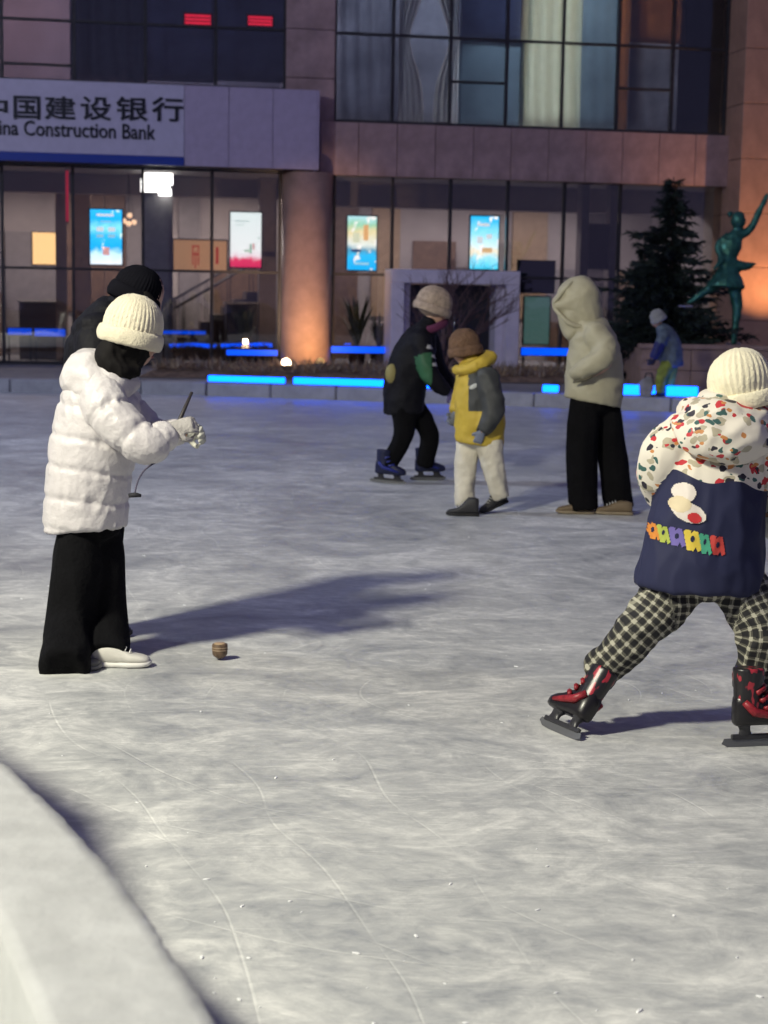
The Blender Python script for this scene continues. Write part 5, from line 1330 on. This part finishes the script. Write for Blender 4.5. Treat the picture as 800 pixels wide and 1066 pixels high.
# ---------------------------------------------------------------- 5. person in the beige hooded jacket
def beige():
    Y = 11.7
    P = lambda x, y, d=0.0: on_y(x, y, Y + d)
    base = on_z(620, 534); base.z = 0
    root = empty('person', base); tag(root, 'person in beige hooded jacket and black trousers with hands in pockets', 'person')
    look = V((-0.93, 0.35, -0.12))
    J = dict(head=P(599, 316), look=look, neck=P(610, 337), chest=P(617, 362), pelvis=P(618, 415),
             sha=P(623, 347, -0.17), ela=P(632, 378, -0.2), wra=P(604, 393, -0.17), shb=P(612, 346, 0.17), elb=P(622, 378, 0.2), wrb=P(598, 392, 0.17),
             hipa=P(610, 420, -0.08), kna=P(607, 472, -0.06), ana=P(606, 522, -0.05), hipb=P(628, 420, 0.08), knb=P(636, 472, 0.07), anb=P(645, 522, 0.06))
    body_mesh(root, base, J, 1.0, 0.016)
    bge = mat('jacket_beige', (0.36, 0.335, 0.235), 0.6, 0.07, 5, 0.15, 40)
    c = Body(base)
    c.tube([P(617, 418), P(618, 411), P(619, 385), P(618, 362), P(613, 345), P(607, 335)], [(0.205, 0.175), (0.208, 0.18), (0.203, 0.185), (0.18, 0.18), (0.15, 0.16), (0.115, 0.12)], flat0=True, n=28)
    c.tube([P(620, 348, -0.13), P(630, 362, -0.2), P(626, 373, -0.235), P(609, 384, -0.22), P(600, 389, -0.17)], [0.095, 0.085, 0.078, 0.064, 0.05])
    c.tube([P(612, 350, 0.13), P(620, 368, 0.19), P(615, 382, 0.21), P(600, 391, 0.18)], [0.10, 0.095, 0.085, 0.07])
    c.mesh('jacket', bge, root, 0.0125, 2, lambda X, n_, i: cloth(0.008, 6, 31.0, (1, 1, 1.6))(X, n_, i))
    h = Body(base)
    h.tube([P(611, 340), P(609, 326), P(603, 312), P(594, 309)], [(0.12, 0.12), (0.125, 0.13), (0.135, 0.135), (0.12, 0.12)])
    h.ball(P(604, 309), (0.145, 0.135, 0.15), (-0.95, 0.2, -0.2))
    h.tube([P(604, 309), P(592, 314), P(583, 317), P(577, 319)], [(0.14, 0.135), (0.105, 0.12), (0.07, 0.10), (0.042, 0.08)], flat1=True)
    h.tube([P(586, 318, 0.0), P(594, 328, 0.0), P(602, 342, 0.0)], [(0.05, 0.08), (0.095, 0.11), (0.11, 0.11)])
    h.mesh('hood', bge, root, 0.0115, 2, cloth(0.006, 7, 33.0))
    rm = Body(base); rm.tube([P(602, 290, -0.02), P(592, 297, -0.085), P(582, 309, -0.085), P(577, 318, -0.05), P(584, 328, -0.085), P(595, 337, -0.11), P(612, 341, -0.11)], [0.012, 0.015, 0.015, 0.015, 0.017, 0.02, 0.014]); rm.mesh('hood_rim', bge, root, 0.009, 1)
    # pocket welt, a darker beige puts the pocket's shade into its colour
    tube('pocket_welt', [q - base for q in (P(597, 398, -0.20), P(611, 394, -0.235), P(626, 384, -0.25), P(635, 373, -0.235))], [0.008, 0.018, 0.018, 0.006], mat('pocket_shadow', (0.10, 0.09, 0.06), 0.8), root, 6)
    blk = mat('trousers_black', (0.010, 0.010, 0.012), 0.8)
    t = Body(base)
    t.tube([P(610, 410, -0.05), P(609, 425, -0.05), P(606, 470, -0.06), P(607, 529, -0.05)], [(0.09, 0.09), (0.105, 0.105), (0.105, 0.11), (0.10, 0.105)], flat1=True)
    t.tube([P(627, 410, 0.05), P(630, 425, 0.05), P(637, 470, 0.07), P(645, 529, 0.05)], [(0.09, 0.09), (0.105, 0.105), (0.10, 0.11), (0.10, 0.105)], flat1=True)
    t.ball(P(618, 421), (0.14, 0.13, 0.08))
    t.mesh('trousers', blk, root, 0.0135, 2, cloth(0.013, 6, 34.0, (1, 1, 0.25)))
    tn = mat('shoe_tan', (0.17, 0.125, 0.075), 0.7); ts = mat('sole_tan', (0.26, 0.21, 0.14), 0.7)
    sneaker(root, on_z(604, 535), R(176), tn, ts, 0.27)
    sneaker(root, on_z(644, 536), R(170), tn, ts, 0.27)
beige()

# ---------------------------------------------------------------- 6. far child on the kerb
def far_child():
    Y = kerb_y(px_x(692, 405, 23.2))[0] + 0.16
    P = lambda x, y, d=0.0: on_y(x, y, Y + d)
    base = V((P(693, 400).x, Y, 0.20))
    root = empty('person', base); tag(root, 'small far child in blue-grey jacket and lime trousers standing on the kerb', 'person')
    look = V((-0.9, -0.1, -0.5))
    ga = V((P(686, 404).x, Y - 0.04, 0.20)); gb = V((P(698, 404).x, Y + 0.06, 0.20))
    J = dict(head=P(684, 333), look=look, neck=P(690, 344), chest=P(695, 355), pelvis=P(698, 376),
             sha=P(692, 347, -0.13), ela=P(686, 361, -0.18), wra=P(679, 374, -0.16), shb=P(696, 347, 0.13), elb=P(690, 362, 0.18), wrb=P(682, 374, 0.16),
             hipa=P(696, 378, -0.05), kna=P(690, 389, -0.08), ana=ga + V((0, 0, 0.09)), hipb=P(700, 378, 0.05), knb=P(698, 390, 0.05), anb=gb + V((0, 0, 0.09)))
    body_mesh(root, base, J, 0.85, 0.02)
    bl = mat('jacket_bluegrey', (0.085, 0.115, 0.15), 0.6, 0.3, 12); nv = mat('jacket_cobalt', (0.02, 0.025, 0.13), 0.6)
    c = Body(base)
    t0 = c.tube([P(700, 382), P(699, 372), P(697, 358), P(693, 347), P(689, 341)], [(0.16, 0.14), (0.165, 0.15), (0.16, 0.15), (0.12, 0.13), (0.08, 0.08)], flat0=True, n=20)
    t1 = c.tube([P(692, 348, -0.11), P(686, 361, -0.17), P(680, 373, -0.16)], [0.08, 0.07, 0.05], flat1=True)
    c.tube([P(696, 348, 0.11), P(690, 362, 0.17), P(683, 373, 0.16)], [0.08, 0.07, 0.05], flat1=True)
    c.mesh('jacket', [bl, nv], root, 0.018, 2, cloth(0.01, 8, 41.0), lambda X, i: ((i['tid'] == t1) & (i['along'] > 0.16)) * 1)
    lm = mat('trousers_lime', (0.20, 0.24, 0.035), 0.7, 0.3, 10)
    t = Body(base)
    t.tube([P(696, 378, -0.05), P(690, 390, -0.08), ga + V((0, 0, 0.07))], [0.095, 0.08, 0.065], flat1=True)
    t.tube([P(700, 378, 0.05), P(698, 391, 0.05), gb + V((0, 0, 0.07))], [0.095, 0.08, 0.065], flat1=True)
    t.mesh('trousers', lm, root, 0.017, 2, cloth(0.01, 8, 42.0))
    for g_ in (ga, gb): sneaker(root, g_, R(190), mat('boot_dark', (0.03, 0.03, 0.035), 0.6), mat('sole_black', (0.02, 0.02, 0.02), 0.7), 0.2, hi=0.04, name='boot')
    beanie(root, base, P(685, 330), look, V((-0.3, 0, 1)), (0.105, 0.10, 0.105), knit('hat_grey', (0.30, 0.30, 0.29)), seed=14.0)
    for k in 'ab': glove(root, base, J['wr' + k], J['wr' + k] - J['el' + k], V((0, 1 if k == 'a' else -1, 0)), mat('glove_navy', (0.02, 0.02, 0.05), 0.7), 0.13, 0.6, 0.008, mirror=1 if k == 'a' else -1)
    # bag set down on the kerb beside the child
    q = V((P(675, 402).x, Y + 0.02, 0.2)); r = empty('bag', q); tag(r, 'small grey bag on the kerb at the feet of the far child', 'bag')
    b = Body(q); b.tube([q + V((0, 0, 0.02)), q + V((0, 0, 0.16)), q + V((0.02, 0, 0.24))], [(0.12, 0.09), (0.13, 0.1), (0.06, 0.05)], flat0=True); b.mesh('sack', mat('bag_grey', (0.26, 0.25, 0.25), 0.8, 0.2), r, 0.014, 2, cloth(0.01, 9, 44.0))
    tube('strap', [(-0.05, 0, 0.24), (-0.03, 0, 0.33), (0.05, 0, 0.33), (0.07, 0, 0.25)], 0.012, mat('bag_strap', (0.05, 0.05, 0.05), 0.8), r)
far_child()

# ---------------------------------------------------------------- 7. child skating away at the right
def plaid():
    m = bpy.data.materials.new('plaid_trousers'); m.use_nodes = True
    nt = m.node_tree; b = nt.nodes['Principled BSDF']; b.inputs['Roughness'].default_value = 0.85
    at = nn(nt, 'ShaderNodeAttribute', attribute_name='chart'); sp = nn(nt, 'ShaderNodeSeparateXYZ'); nt.links.new(at.outputs['Vector'], sp.inputs[0])
    def bands(sock, per, duty, ph=0.0):
        a = nn(nt, 'ShaderNodeMath', operation='MULTIPLY_ADD'); a.inputs[1].default_value = 1 / per; a.inputs[2].default_value = ph; nt.links.new(sock, a.inputs[0])
        f = nn(nt, 'ShaderNodeMath', operation='FRACT'); nt.links.new(a.outputs[0], f.inputs[0])
        g = nn(nt, 'ShaderNodeMath', operation='LESS_THAN'); g.inputs[1].default_value = duty; nt.links.new(f.outputs[0], g.inputs[0]); return g.outputs[0]
    A_, B_ = bands(sp.outputs[0], 0.031, 0.6), bands(sp.outputs[1], 0.031, 0.6, 0.27)
    C_, D_ = bands(sp.outputs[0], 0.031, 0.10, 0.2), bands(sp.outputs[1], 0.031, 0.10, 0.47)
    s = nn(nt, 'ShaderNodeMath', operation='ADD'); nt.links.new(A_, s.inputs[0]); nt.links.new(B_, s.inputs[1])
    h = nn(nt, 'ShaderNodeMath', operation='MULTIPLY'); h.inputs[1].default_value = 0.5; nt.links.new(s.outputs[0], h.inputs[0])
    cr = nn(nt, 'ShaderNodeValToRGB'); e = cr.color_ramp.elements; cr.color_ramp.interpolation = 'CONSTANT'
    e[0].color = (0.40, 0.385, 0.31, 1); e[0].position = 0; e[1].position = 0.75; e[1].color = (0.010, 0.010, 0.012, 1); q = e.new(0.25); q.color = (0.075, 0.072, 0.058, 1)
    nt.links.new(h.outputs[0], cr.inputs[0])
    mx = nn(nt, 'ShaderNodeMath', operation='MAXIMUM'); nt.links.new(C_, mx.inputs[0]); nt.links.new(D_, mx.inputs[1])
    mi = nn(nt, 'ShaderNodeMix'); mi.data_type = 'RGBA'; mi.inputs[7].default_value = (0.4, 0.39, 0.3, 1)
    ml = nn(nt, 'ShaderNodeMath', operation='MULTIPLY'); ml.inputs[1].default_value = 0.55; nt.links.new(mx.outputs[0], ml.inputs[0])
    nt.links.new(ml.outputs[0], mi.inputs[0]); nt.links.new(cr.outputs[0], mi.inputs[6]); nt.links.new(mi.outputs[2], b.inputs['Base Color'])
    return m
def floral(navy=False):
    m = bpy.data.materials.new('floral_navy_cloth' if navy else 'floral_print'); m.use_nodes = True
    nt = m.node_tree; b = nt.nodes['Principled BSDF']; b.inputs['Roughness'].default_value = 0.5
    tc = nn(nt, 'ShaderNodeTexCoord'); last = None
    base = (0.72, 0.67, 0.58, 1)
    for k, (sc, thr, c) in enumerate(((17, 0.25, (0.42, 0.38, 0.28, 1)), (19, 0.22, (0.50, 0.035, 0.045, 1)), (22, 0.2, (0.05, 0.12, 0.11, 1)), (20, 0.22, (0.03, 0.026, 0.04, 1)), (24, 0.18, (0.55, 0.24, 0.08, 1)))):
        mp = nn(nt, 'ShaderNodeMapping'); mp.inputs['Location'].default_value = (k * 3.1, k * 1.7, k * 2.3); mp.inputs['Scale'].default_value = (1, 1, 1.25); mp.inputs['Rotation'].default_value = (0.4 * k, 0.7, 0.3 * k)
        nt.links.new(tc.outputs['Object'], mp.inputs[0])
        no = nn(nt, 'ShaderNodeTexNoise'); no.inputs['Scale'].default_value = 18; nt.links.new(mp.outputs[0], no.inputs[0])
        sv = nn(nt, 'ShaderNodeVectorMath', operation='SCALE'); sv.inputs['Scale'].default_value = 0.055; nt.links.new(no.outputs['Color'], sv.inputs[0])
        ad = nn(nt, 'ShaderNodeVectorMath', operation='ADD'); nt.links.new(mp.outputs[0], ad.inputs[0]); nt.links.new(sv.outputs[0], ad.inputs[1])
        vo = nn(nt, 'ShaderNodeTexVoronoi'); vo.inputs['Scale'].default_value = sc; nt.links.new(ad.outputs[0], vo.inputs['Vector'])
        lt = nn(nt, 'ShaderNodeMath', operation='LESS_THAN'); lt.inputs[1].default_value = thr + 0.1; nt.links.new(vo.outputs['Distance'], lt.inputs[0])
        # only some of the cells carry this colour
        sep = nn(nt, 'ShaderNodeSeparateColor'); nt.links.new(vo.outputs['Color'], sep.inputs[0])
        g2 = nn(nt, 'ShaderNodeMath', operation='LESS_THAN'); g2.inputs[1].default_value = (0.8, 0.5, 0.5, 0.45, 0.35)[k]; nt.links.new(sep.outputs[0], g2.inputs[0])
        mu = nn(nt, 'ShaderNodeMath', operation='MULTIPLY'); nt.links.new(lt.outputs[0], mu.inputs[0]); nt.links.new(g2.outputs[0], mu.inputs[1])
        mi = nn(nt, 'ShaderNodeMix'); mi.data_type = 'RGBA'; mi.inputs[7].default_value = c
        nt.links.new(mu.outputs[0], mi.inputs[0])
        if last is None: mi.inputs[6].default_value = base
        else: nt.links.new(last, mi.inputs[6])
        last = mi.outputs[2]
    if navy:
        at = nn(nt, 'ShaderNodeAttribute', attribute_name='zone')
        gt = nn(nt, 'ShaderNodeMath', operation='LESS_THAN'); gt.inputs[1].default_value = 0.0; nt.links.new(at.outputs['Fac'], gt.inputs[0])
        mi = nn(nt, 'ShaderNodeMix'); mi.data_type = 'RGBA'; mi.inputs[7].default_value = (0.022, 0.025, 0.064, 1)
        nt.links.new(gt.outputs[0], mi.inputs[0]); nt.links.new(last, mi.inputs[6]); last = mi.outputs[2]
        b.inputs['Roughness'].default_value = 0.65; b.inputs['Specular IOR Level'].default_value = 0.25
    nt.links.new(last, b.inputs['Base Color'])
    return m
def decal(name, target, base, outline_px, Y, m, parent, lift=0.003, step=0.0032):
    """a flat print that follows the cloth: photo outline laid on the jacket's own surface"""
    me = target.data; bv = BVHTree.FromPolygons([v.co.copy() for v in me.vertices], [tuple(p.vertices) for p in me.polygons])
    W = [on_y(x, y, Y) for x, y in outline_px]
    x0, x1 = min(p.x for p in W), max(p.x for p in W); z0, z1 = min(p.z for p in W), max(p.z for p in W)
    def inside(x, z):
        c = False; n = len(W)
        for i in range(n):
            a, b = W[i], W[i - 1]
            if (a.z > z) != (b.z > z) and x < (b.x - a.x) * (z - a.z) / (b.z - a.z) + a.x: c = not c
        return c
    bm = bmesh.new(); nx, nz_ = max(1, int((x1 - x0) / step)), max(1, int((z1 - z0) / step)); grid = {}
    for i in range(nx + 1):
        for j in range(nz_ + 1):
            q = V((x0 + (x1 - x0) * i / nx, 0, z0 + (z1 - z0) * j / nz_))
            o = V((q.x - base.x, -3, q.z - base.z)); h = bv.ray_cast(o, V((0, 1, 0)))
            if h[0] is not None: grid[i, j] = bm.verts.new(h[0] + h[1] * lift if h[1].y < 0 else h[0] - h[1] * lift)
    for i in range(nx):
        for j in range(nz_):
            if inside(x0 + (x1 - x0) * (i + 0.5) / nx, z0 + (z1 - z0) * (j + 0.5) / nz_) and all(k in grid for k in ((i, j), (i + 1, j), (i + 1, j + 1), (i, j + 1))):
                bm.faces.new((grid[i, j], grid[i + 1, j], grid[i + 1, j + 1], grid[i, j + 1]))
    bmesh.ops.delete(bm, geom=[v for v in bm.verts if not v.link_faces], context='VERTS')
    return from_bm(name, bm, m, parent, None, True)
def oval(cx, cy_, rx, ry, n=16, rot=0.0):
    return [(cx + rx * math.cos(t) * math.cos(rot) - ry * math.sin(t) * math.sin(rot), cy_ + rx * math.cos(t) * math.sin(rot) + ry * math.sin(t) * math.cos(rot)) for t in (2 * math.pi * k / n for k in range(n))]
def skater():
    Y = 5.68
    P = lambda x, y, d=0.0: on_y(x, y, Y + d)
    base = V((P(735, 700).x, Y, 0))
    root = empty('person', base); tag(root, 'child skating away in floral and navy jacket, plaid trousers and cream cap', 'person')
    look = V((0.45, 0.85, -0.2))
    fa, fb = on_z(583, 764), on_z(787, 777)
    J = dict(head=P(770, 405), look=look, neck=P(762, 432), chest=P(750, 480), pelvis=P(733, 590), side=(0.3, 1, 0),
             sha=P(706, 452, -0.02), ela=P(686, 495, 0.03), wra=P(702, 530, 0.2), shb=P(798, 456, 0.0), elb=P(822, 515, 0.03), wrb=P(815, 560, 0.15),
             hipa=P(708, 600), kna=P(662, 658, -0.02), ana=P(611, 716, 0.02), hipb=P(764, 600), knb=P(792, 655, -0.08), anb=P(783, 718, -0.05))
    body_mesh(root, base, J, 0.92, 0.014)
    fl = floral(); mat('jacket_navy', (0.020, 0.023, 0.060), 0.75, 0.12, 6, 0.25, 45, spec=0.2)
    c = Body(base)
    t0 = c.tube([P(729, 611), P(730, 600), P(735, 555), P(742, 505), P(750, 465), P(758, 438), P(764, 424)], [(0.222, 0.165), (0.222, 0.17), (0.20, 0.165), (0.178, 0.155), (0.165, 0.14), (0.12, 0.11), (0.075, 0.08)], flat0=True, n=28)
    t1 = c.tube([P(716, 456, -0.01), P(697, 470, -0.01), P(687, 496, 0.05), P(700, 528, 0.18)], [0.085, 0.08, 0.07, 0.05], flat1=True)
    t2 = c.tube([P(788, 458, 0.0), P(806, 475, 0.0), P(820, 512, 0.03), P(814, 556, 0.13)], [0.085, 0.08, 0.072, 0.05], flat1=True)
    zl = lambda X: (P(740, 498).z - base.z) - 0.16 * (X[:, 0] - 0.02) + 0.012 * np.sin(X[:, 0] * 30)
    zone = {}
    def dz(X, n_, i):
        q = X[:, 2] - zl(X); q = np.where(i['tid'] == t0, q, np.maximum(q, np.minimum(0.05, 0.01 + 0 * q))); zone['v'] = q
        return cloth(0.011, 5.0, 51.0, (1, 1, 0.75))(X, n_, i) + 0.006 * ridge(X, 13, 57.0, (1.2, 1, 0.5))
    jk = c.mesh('jacket', floral(True), root, 0.0095, 2, dz)
    at = jk.data.attributes.new('zone', 'FLOAT', 'POINT'); at.data.foreach_set('value', zone['v'].astype(np.float32))
    h = Body(base)
    h.tube([P(712, 442, -0.06), P(728, 452, -0.13), P(752, 458, -0.15), P(780, 455, -0.13), P(800, 445, -0.04)], [(0.05, 0.045), (0.07, 0.06), (0.08, 0.065), (0.075, 0.06), (0.05, 0.045)])
    h.tube([P(718, 428, 0.0), P(730, 430, -0.08), P(752, 436, -0.12), P(782, 438, -0.09), P(800, 432, 0.02)], [0.04, 0.05, 0.055, 0.05, 0.04])
    h.tube([P(738, 414, 0.02), P(746, 420, -0.06), P(765, 428, -0.10), P(790, 432, -0.05)], [0.03, 0.031, 0.038, 0.03])
    h.mesh('hood', fl, root, 0.0095, 2, cloth(0.010, 9, 52.0))
    # print on the back: pale round emblem with a red patch and a row of bright letter blocks
    pk = mat('print_white', (0.70, 0.64, 0.58), 0.6); rd = mat('print_red', (0.55, 0.03, 0.035), 0.6)
    decal('print_patch', jk, base, oval(706, 508, 11, 10), Y, pk, jk)
    decal('print_patch', jk, base, oval(710, 528, 17, 9.5, rot=0.35), Y, pk, jk, 0.005)
    decal('print_patch', jk, base, oval(702, 520, 10, 8), Y, mat('print_cream', (0.65, 0.55, 0.36), 0.6), jk, 0.006)
    decal('print_patch', jk, base, oval(715, 533, 7, 5, rot=0.3), Y, rd, jk, 0.0075)
    dk = mat('jacket_navy', (0.020, 0.023, 0.060), 0.75)
    rl = random.Random(4)
    for x, y, w_, h_, c_ in ((672, 541, 8, 17, (0.55, 0.20, 0.03)), (680, 542, 9, 18, (0.36, 0.42, 0.07)), (690, 543, 13, 19, (0.14, 0.11, 0.36)), (704, 545, 14, 21, (0.66, 0.50, 0.06)), (718, 548, 10, 21, (0.06, 0.34, 0.21)), (729, 550, 13, 20, (0.55, 0.06, 0.05))):
        sl = 3.0                                                     # slanting bubble letter, too small to read
        o_ = [(x + sl * 0.2, y + 2), (x + 2, y), (x + w_ * 0.55, y + 0.6), (x + w_ * 0.5, y + 3.5), (x + w_ * 0.72, y + 1), (x + w_, y + 1.5), (x + w_ + sl * 0.6, y + h_ * 0.5), (x + w_ + sl, y + h_ - 1), (x + w_ * 0.72 + sl, y + h_ + 1), (x + w_ * 0.6 + sl, y + h_ - 4), (x + w_ * 0.42 + sl, y + h_), (x + sl, y + h_ - 0.5), (x + sl * 0.5, y + h_ * 0.55)]
        decal('print_letter', jk, base, o_, Y, mat('print_%d' % x, c_, 0.6), jk, 0.003, 0.0022)
        q, r_ = x + w_ * 0.5 + 1.5, y + h_ * rl.uniform(0.4, 0.6)
        decal('print_letter', jk, base, oval(q, r_, w_ * 0.13, h_ * 0.15, rot=0.2), Y, dk, jk, 0.0042, 0.002)
    pt = plaid()
    t = Body(base)
    t.tube([P(712, 598), P(688, 632, -0.01), P(662, 660, -0.02), P(637, 686, 0.0), P(621, 703, 0.02)], [(0.098, 0.10), (0.088, 0.09), (0.075, 0.08), (0.066, 0.07), (0.060, 0.062)], flat1=True)
    t.tube([P(762, 598), P(780, 628, -0.04), P(792, 656, -0.08), P(787, 690, -0.07), P(784, 716, -0.05)], [(0.098, 0.10), (0.09, 0.092), (0.08, 0.085), (0.068, 0.072), (0.062, 0.064)], flat1=True)
    t.ball(P(735, 600), (0.17, 0.12, 0.08))
    t.mesh('trousers', pt, root, 0.0095, 2, cloth(0.012, 9, 53.0, (0.8, 1, 1.2)))
    sb = mat('skate_black', (0.014, 0.013, 0.015), 0.3, 0.2, spec=0.35); rt = mat('skate_red', (0.24, 0.016, 0.024), 0.45, 0.4, 60)
    camo = two_tone('skate_red_black', (0.014, 0.013, 0.015), (0.34, 0.025, 0.04), 45.0, 0.58)
    skate(root, fa, R(118), sb, rt, pitch=R(0), roll=R(37), L_=0.215, shaft=0.2, blade_len=0.25, cuff_m=camo)
    skate(root, fb, R(12), sb, rt, roll=R(-4), L_=0.215, shaft=0.2, blade_len=0.27, cuff_m=camo)
    cream = mat('cap_cream', (0.80, 0.74, 0.55), 0.8, 0.05, 10, 0.3, 120, sheen=0.25, spec=0.15)
    u = V((-0.22, 0, 1))
    b = Body(base); b.ball(P(771, 396), (0.118, 0.112, 0.112), look, u); b.tube([P(775, 412), P(770, 392)], [(0.108, 0.112), (0.105, 0.11)], flat0=True, n=24)
    cl = np.array(P(771, 398) - base); fa_ = np.array(look); sa_ = np.array(V(look).cross(u))
    cap = b.mesh('cap', cream, root, 0.006, 2, lambda X, n_, i: cloth(0.004, 7, 55.0)(X, n_, i) + 0.002 * np.sin(np.arctan2((X - cl) @ sa_, (X - cl) @ fa_) * 36))
    b = Body(base); N = 22; cc = P(774, 415); fu = V(look) - u * V(look).dot(u) / u.dot(u); fu.normalize(); su = fu.cross(u).normalized()
    b.tube([cc + fu * math.cos(2 * math.pi * k / N) * 0.112 + su * math.sin(2 * math.pi * k / N) * 0.112 for k in range(N + 1)], [(0.014, 0.03)] * (N + 1), side=u, n=10, sub=2)
    b.mesh('cap_band', cream, cap, 0.006, 2, cloth(0.0025, 10, 56.0))
    hr = Body(base); hr.ball(P(771, 412), (0.095, 0.09, 0.09), look); hr.mesh('hair', HAIR, root, 0.01, 2)
    for k in 'ab': glove(root, base, J['wr' + k], J['wr' + k] - J['el' + k], V((0, 1, 0)), mat('glove_black', (0.015, 0.015, 0.017), 0.7), 0.15, 0.7, 0.006, mirror=1 if k == 'a' else -1)
skater()
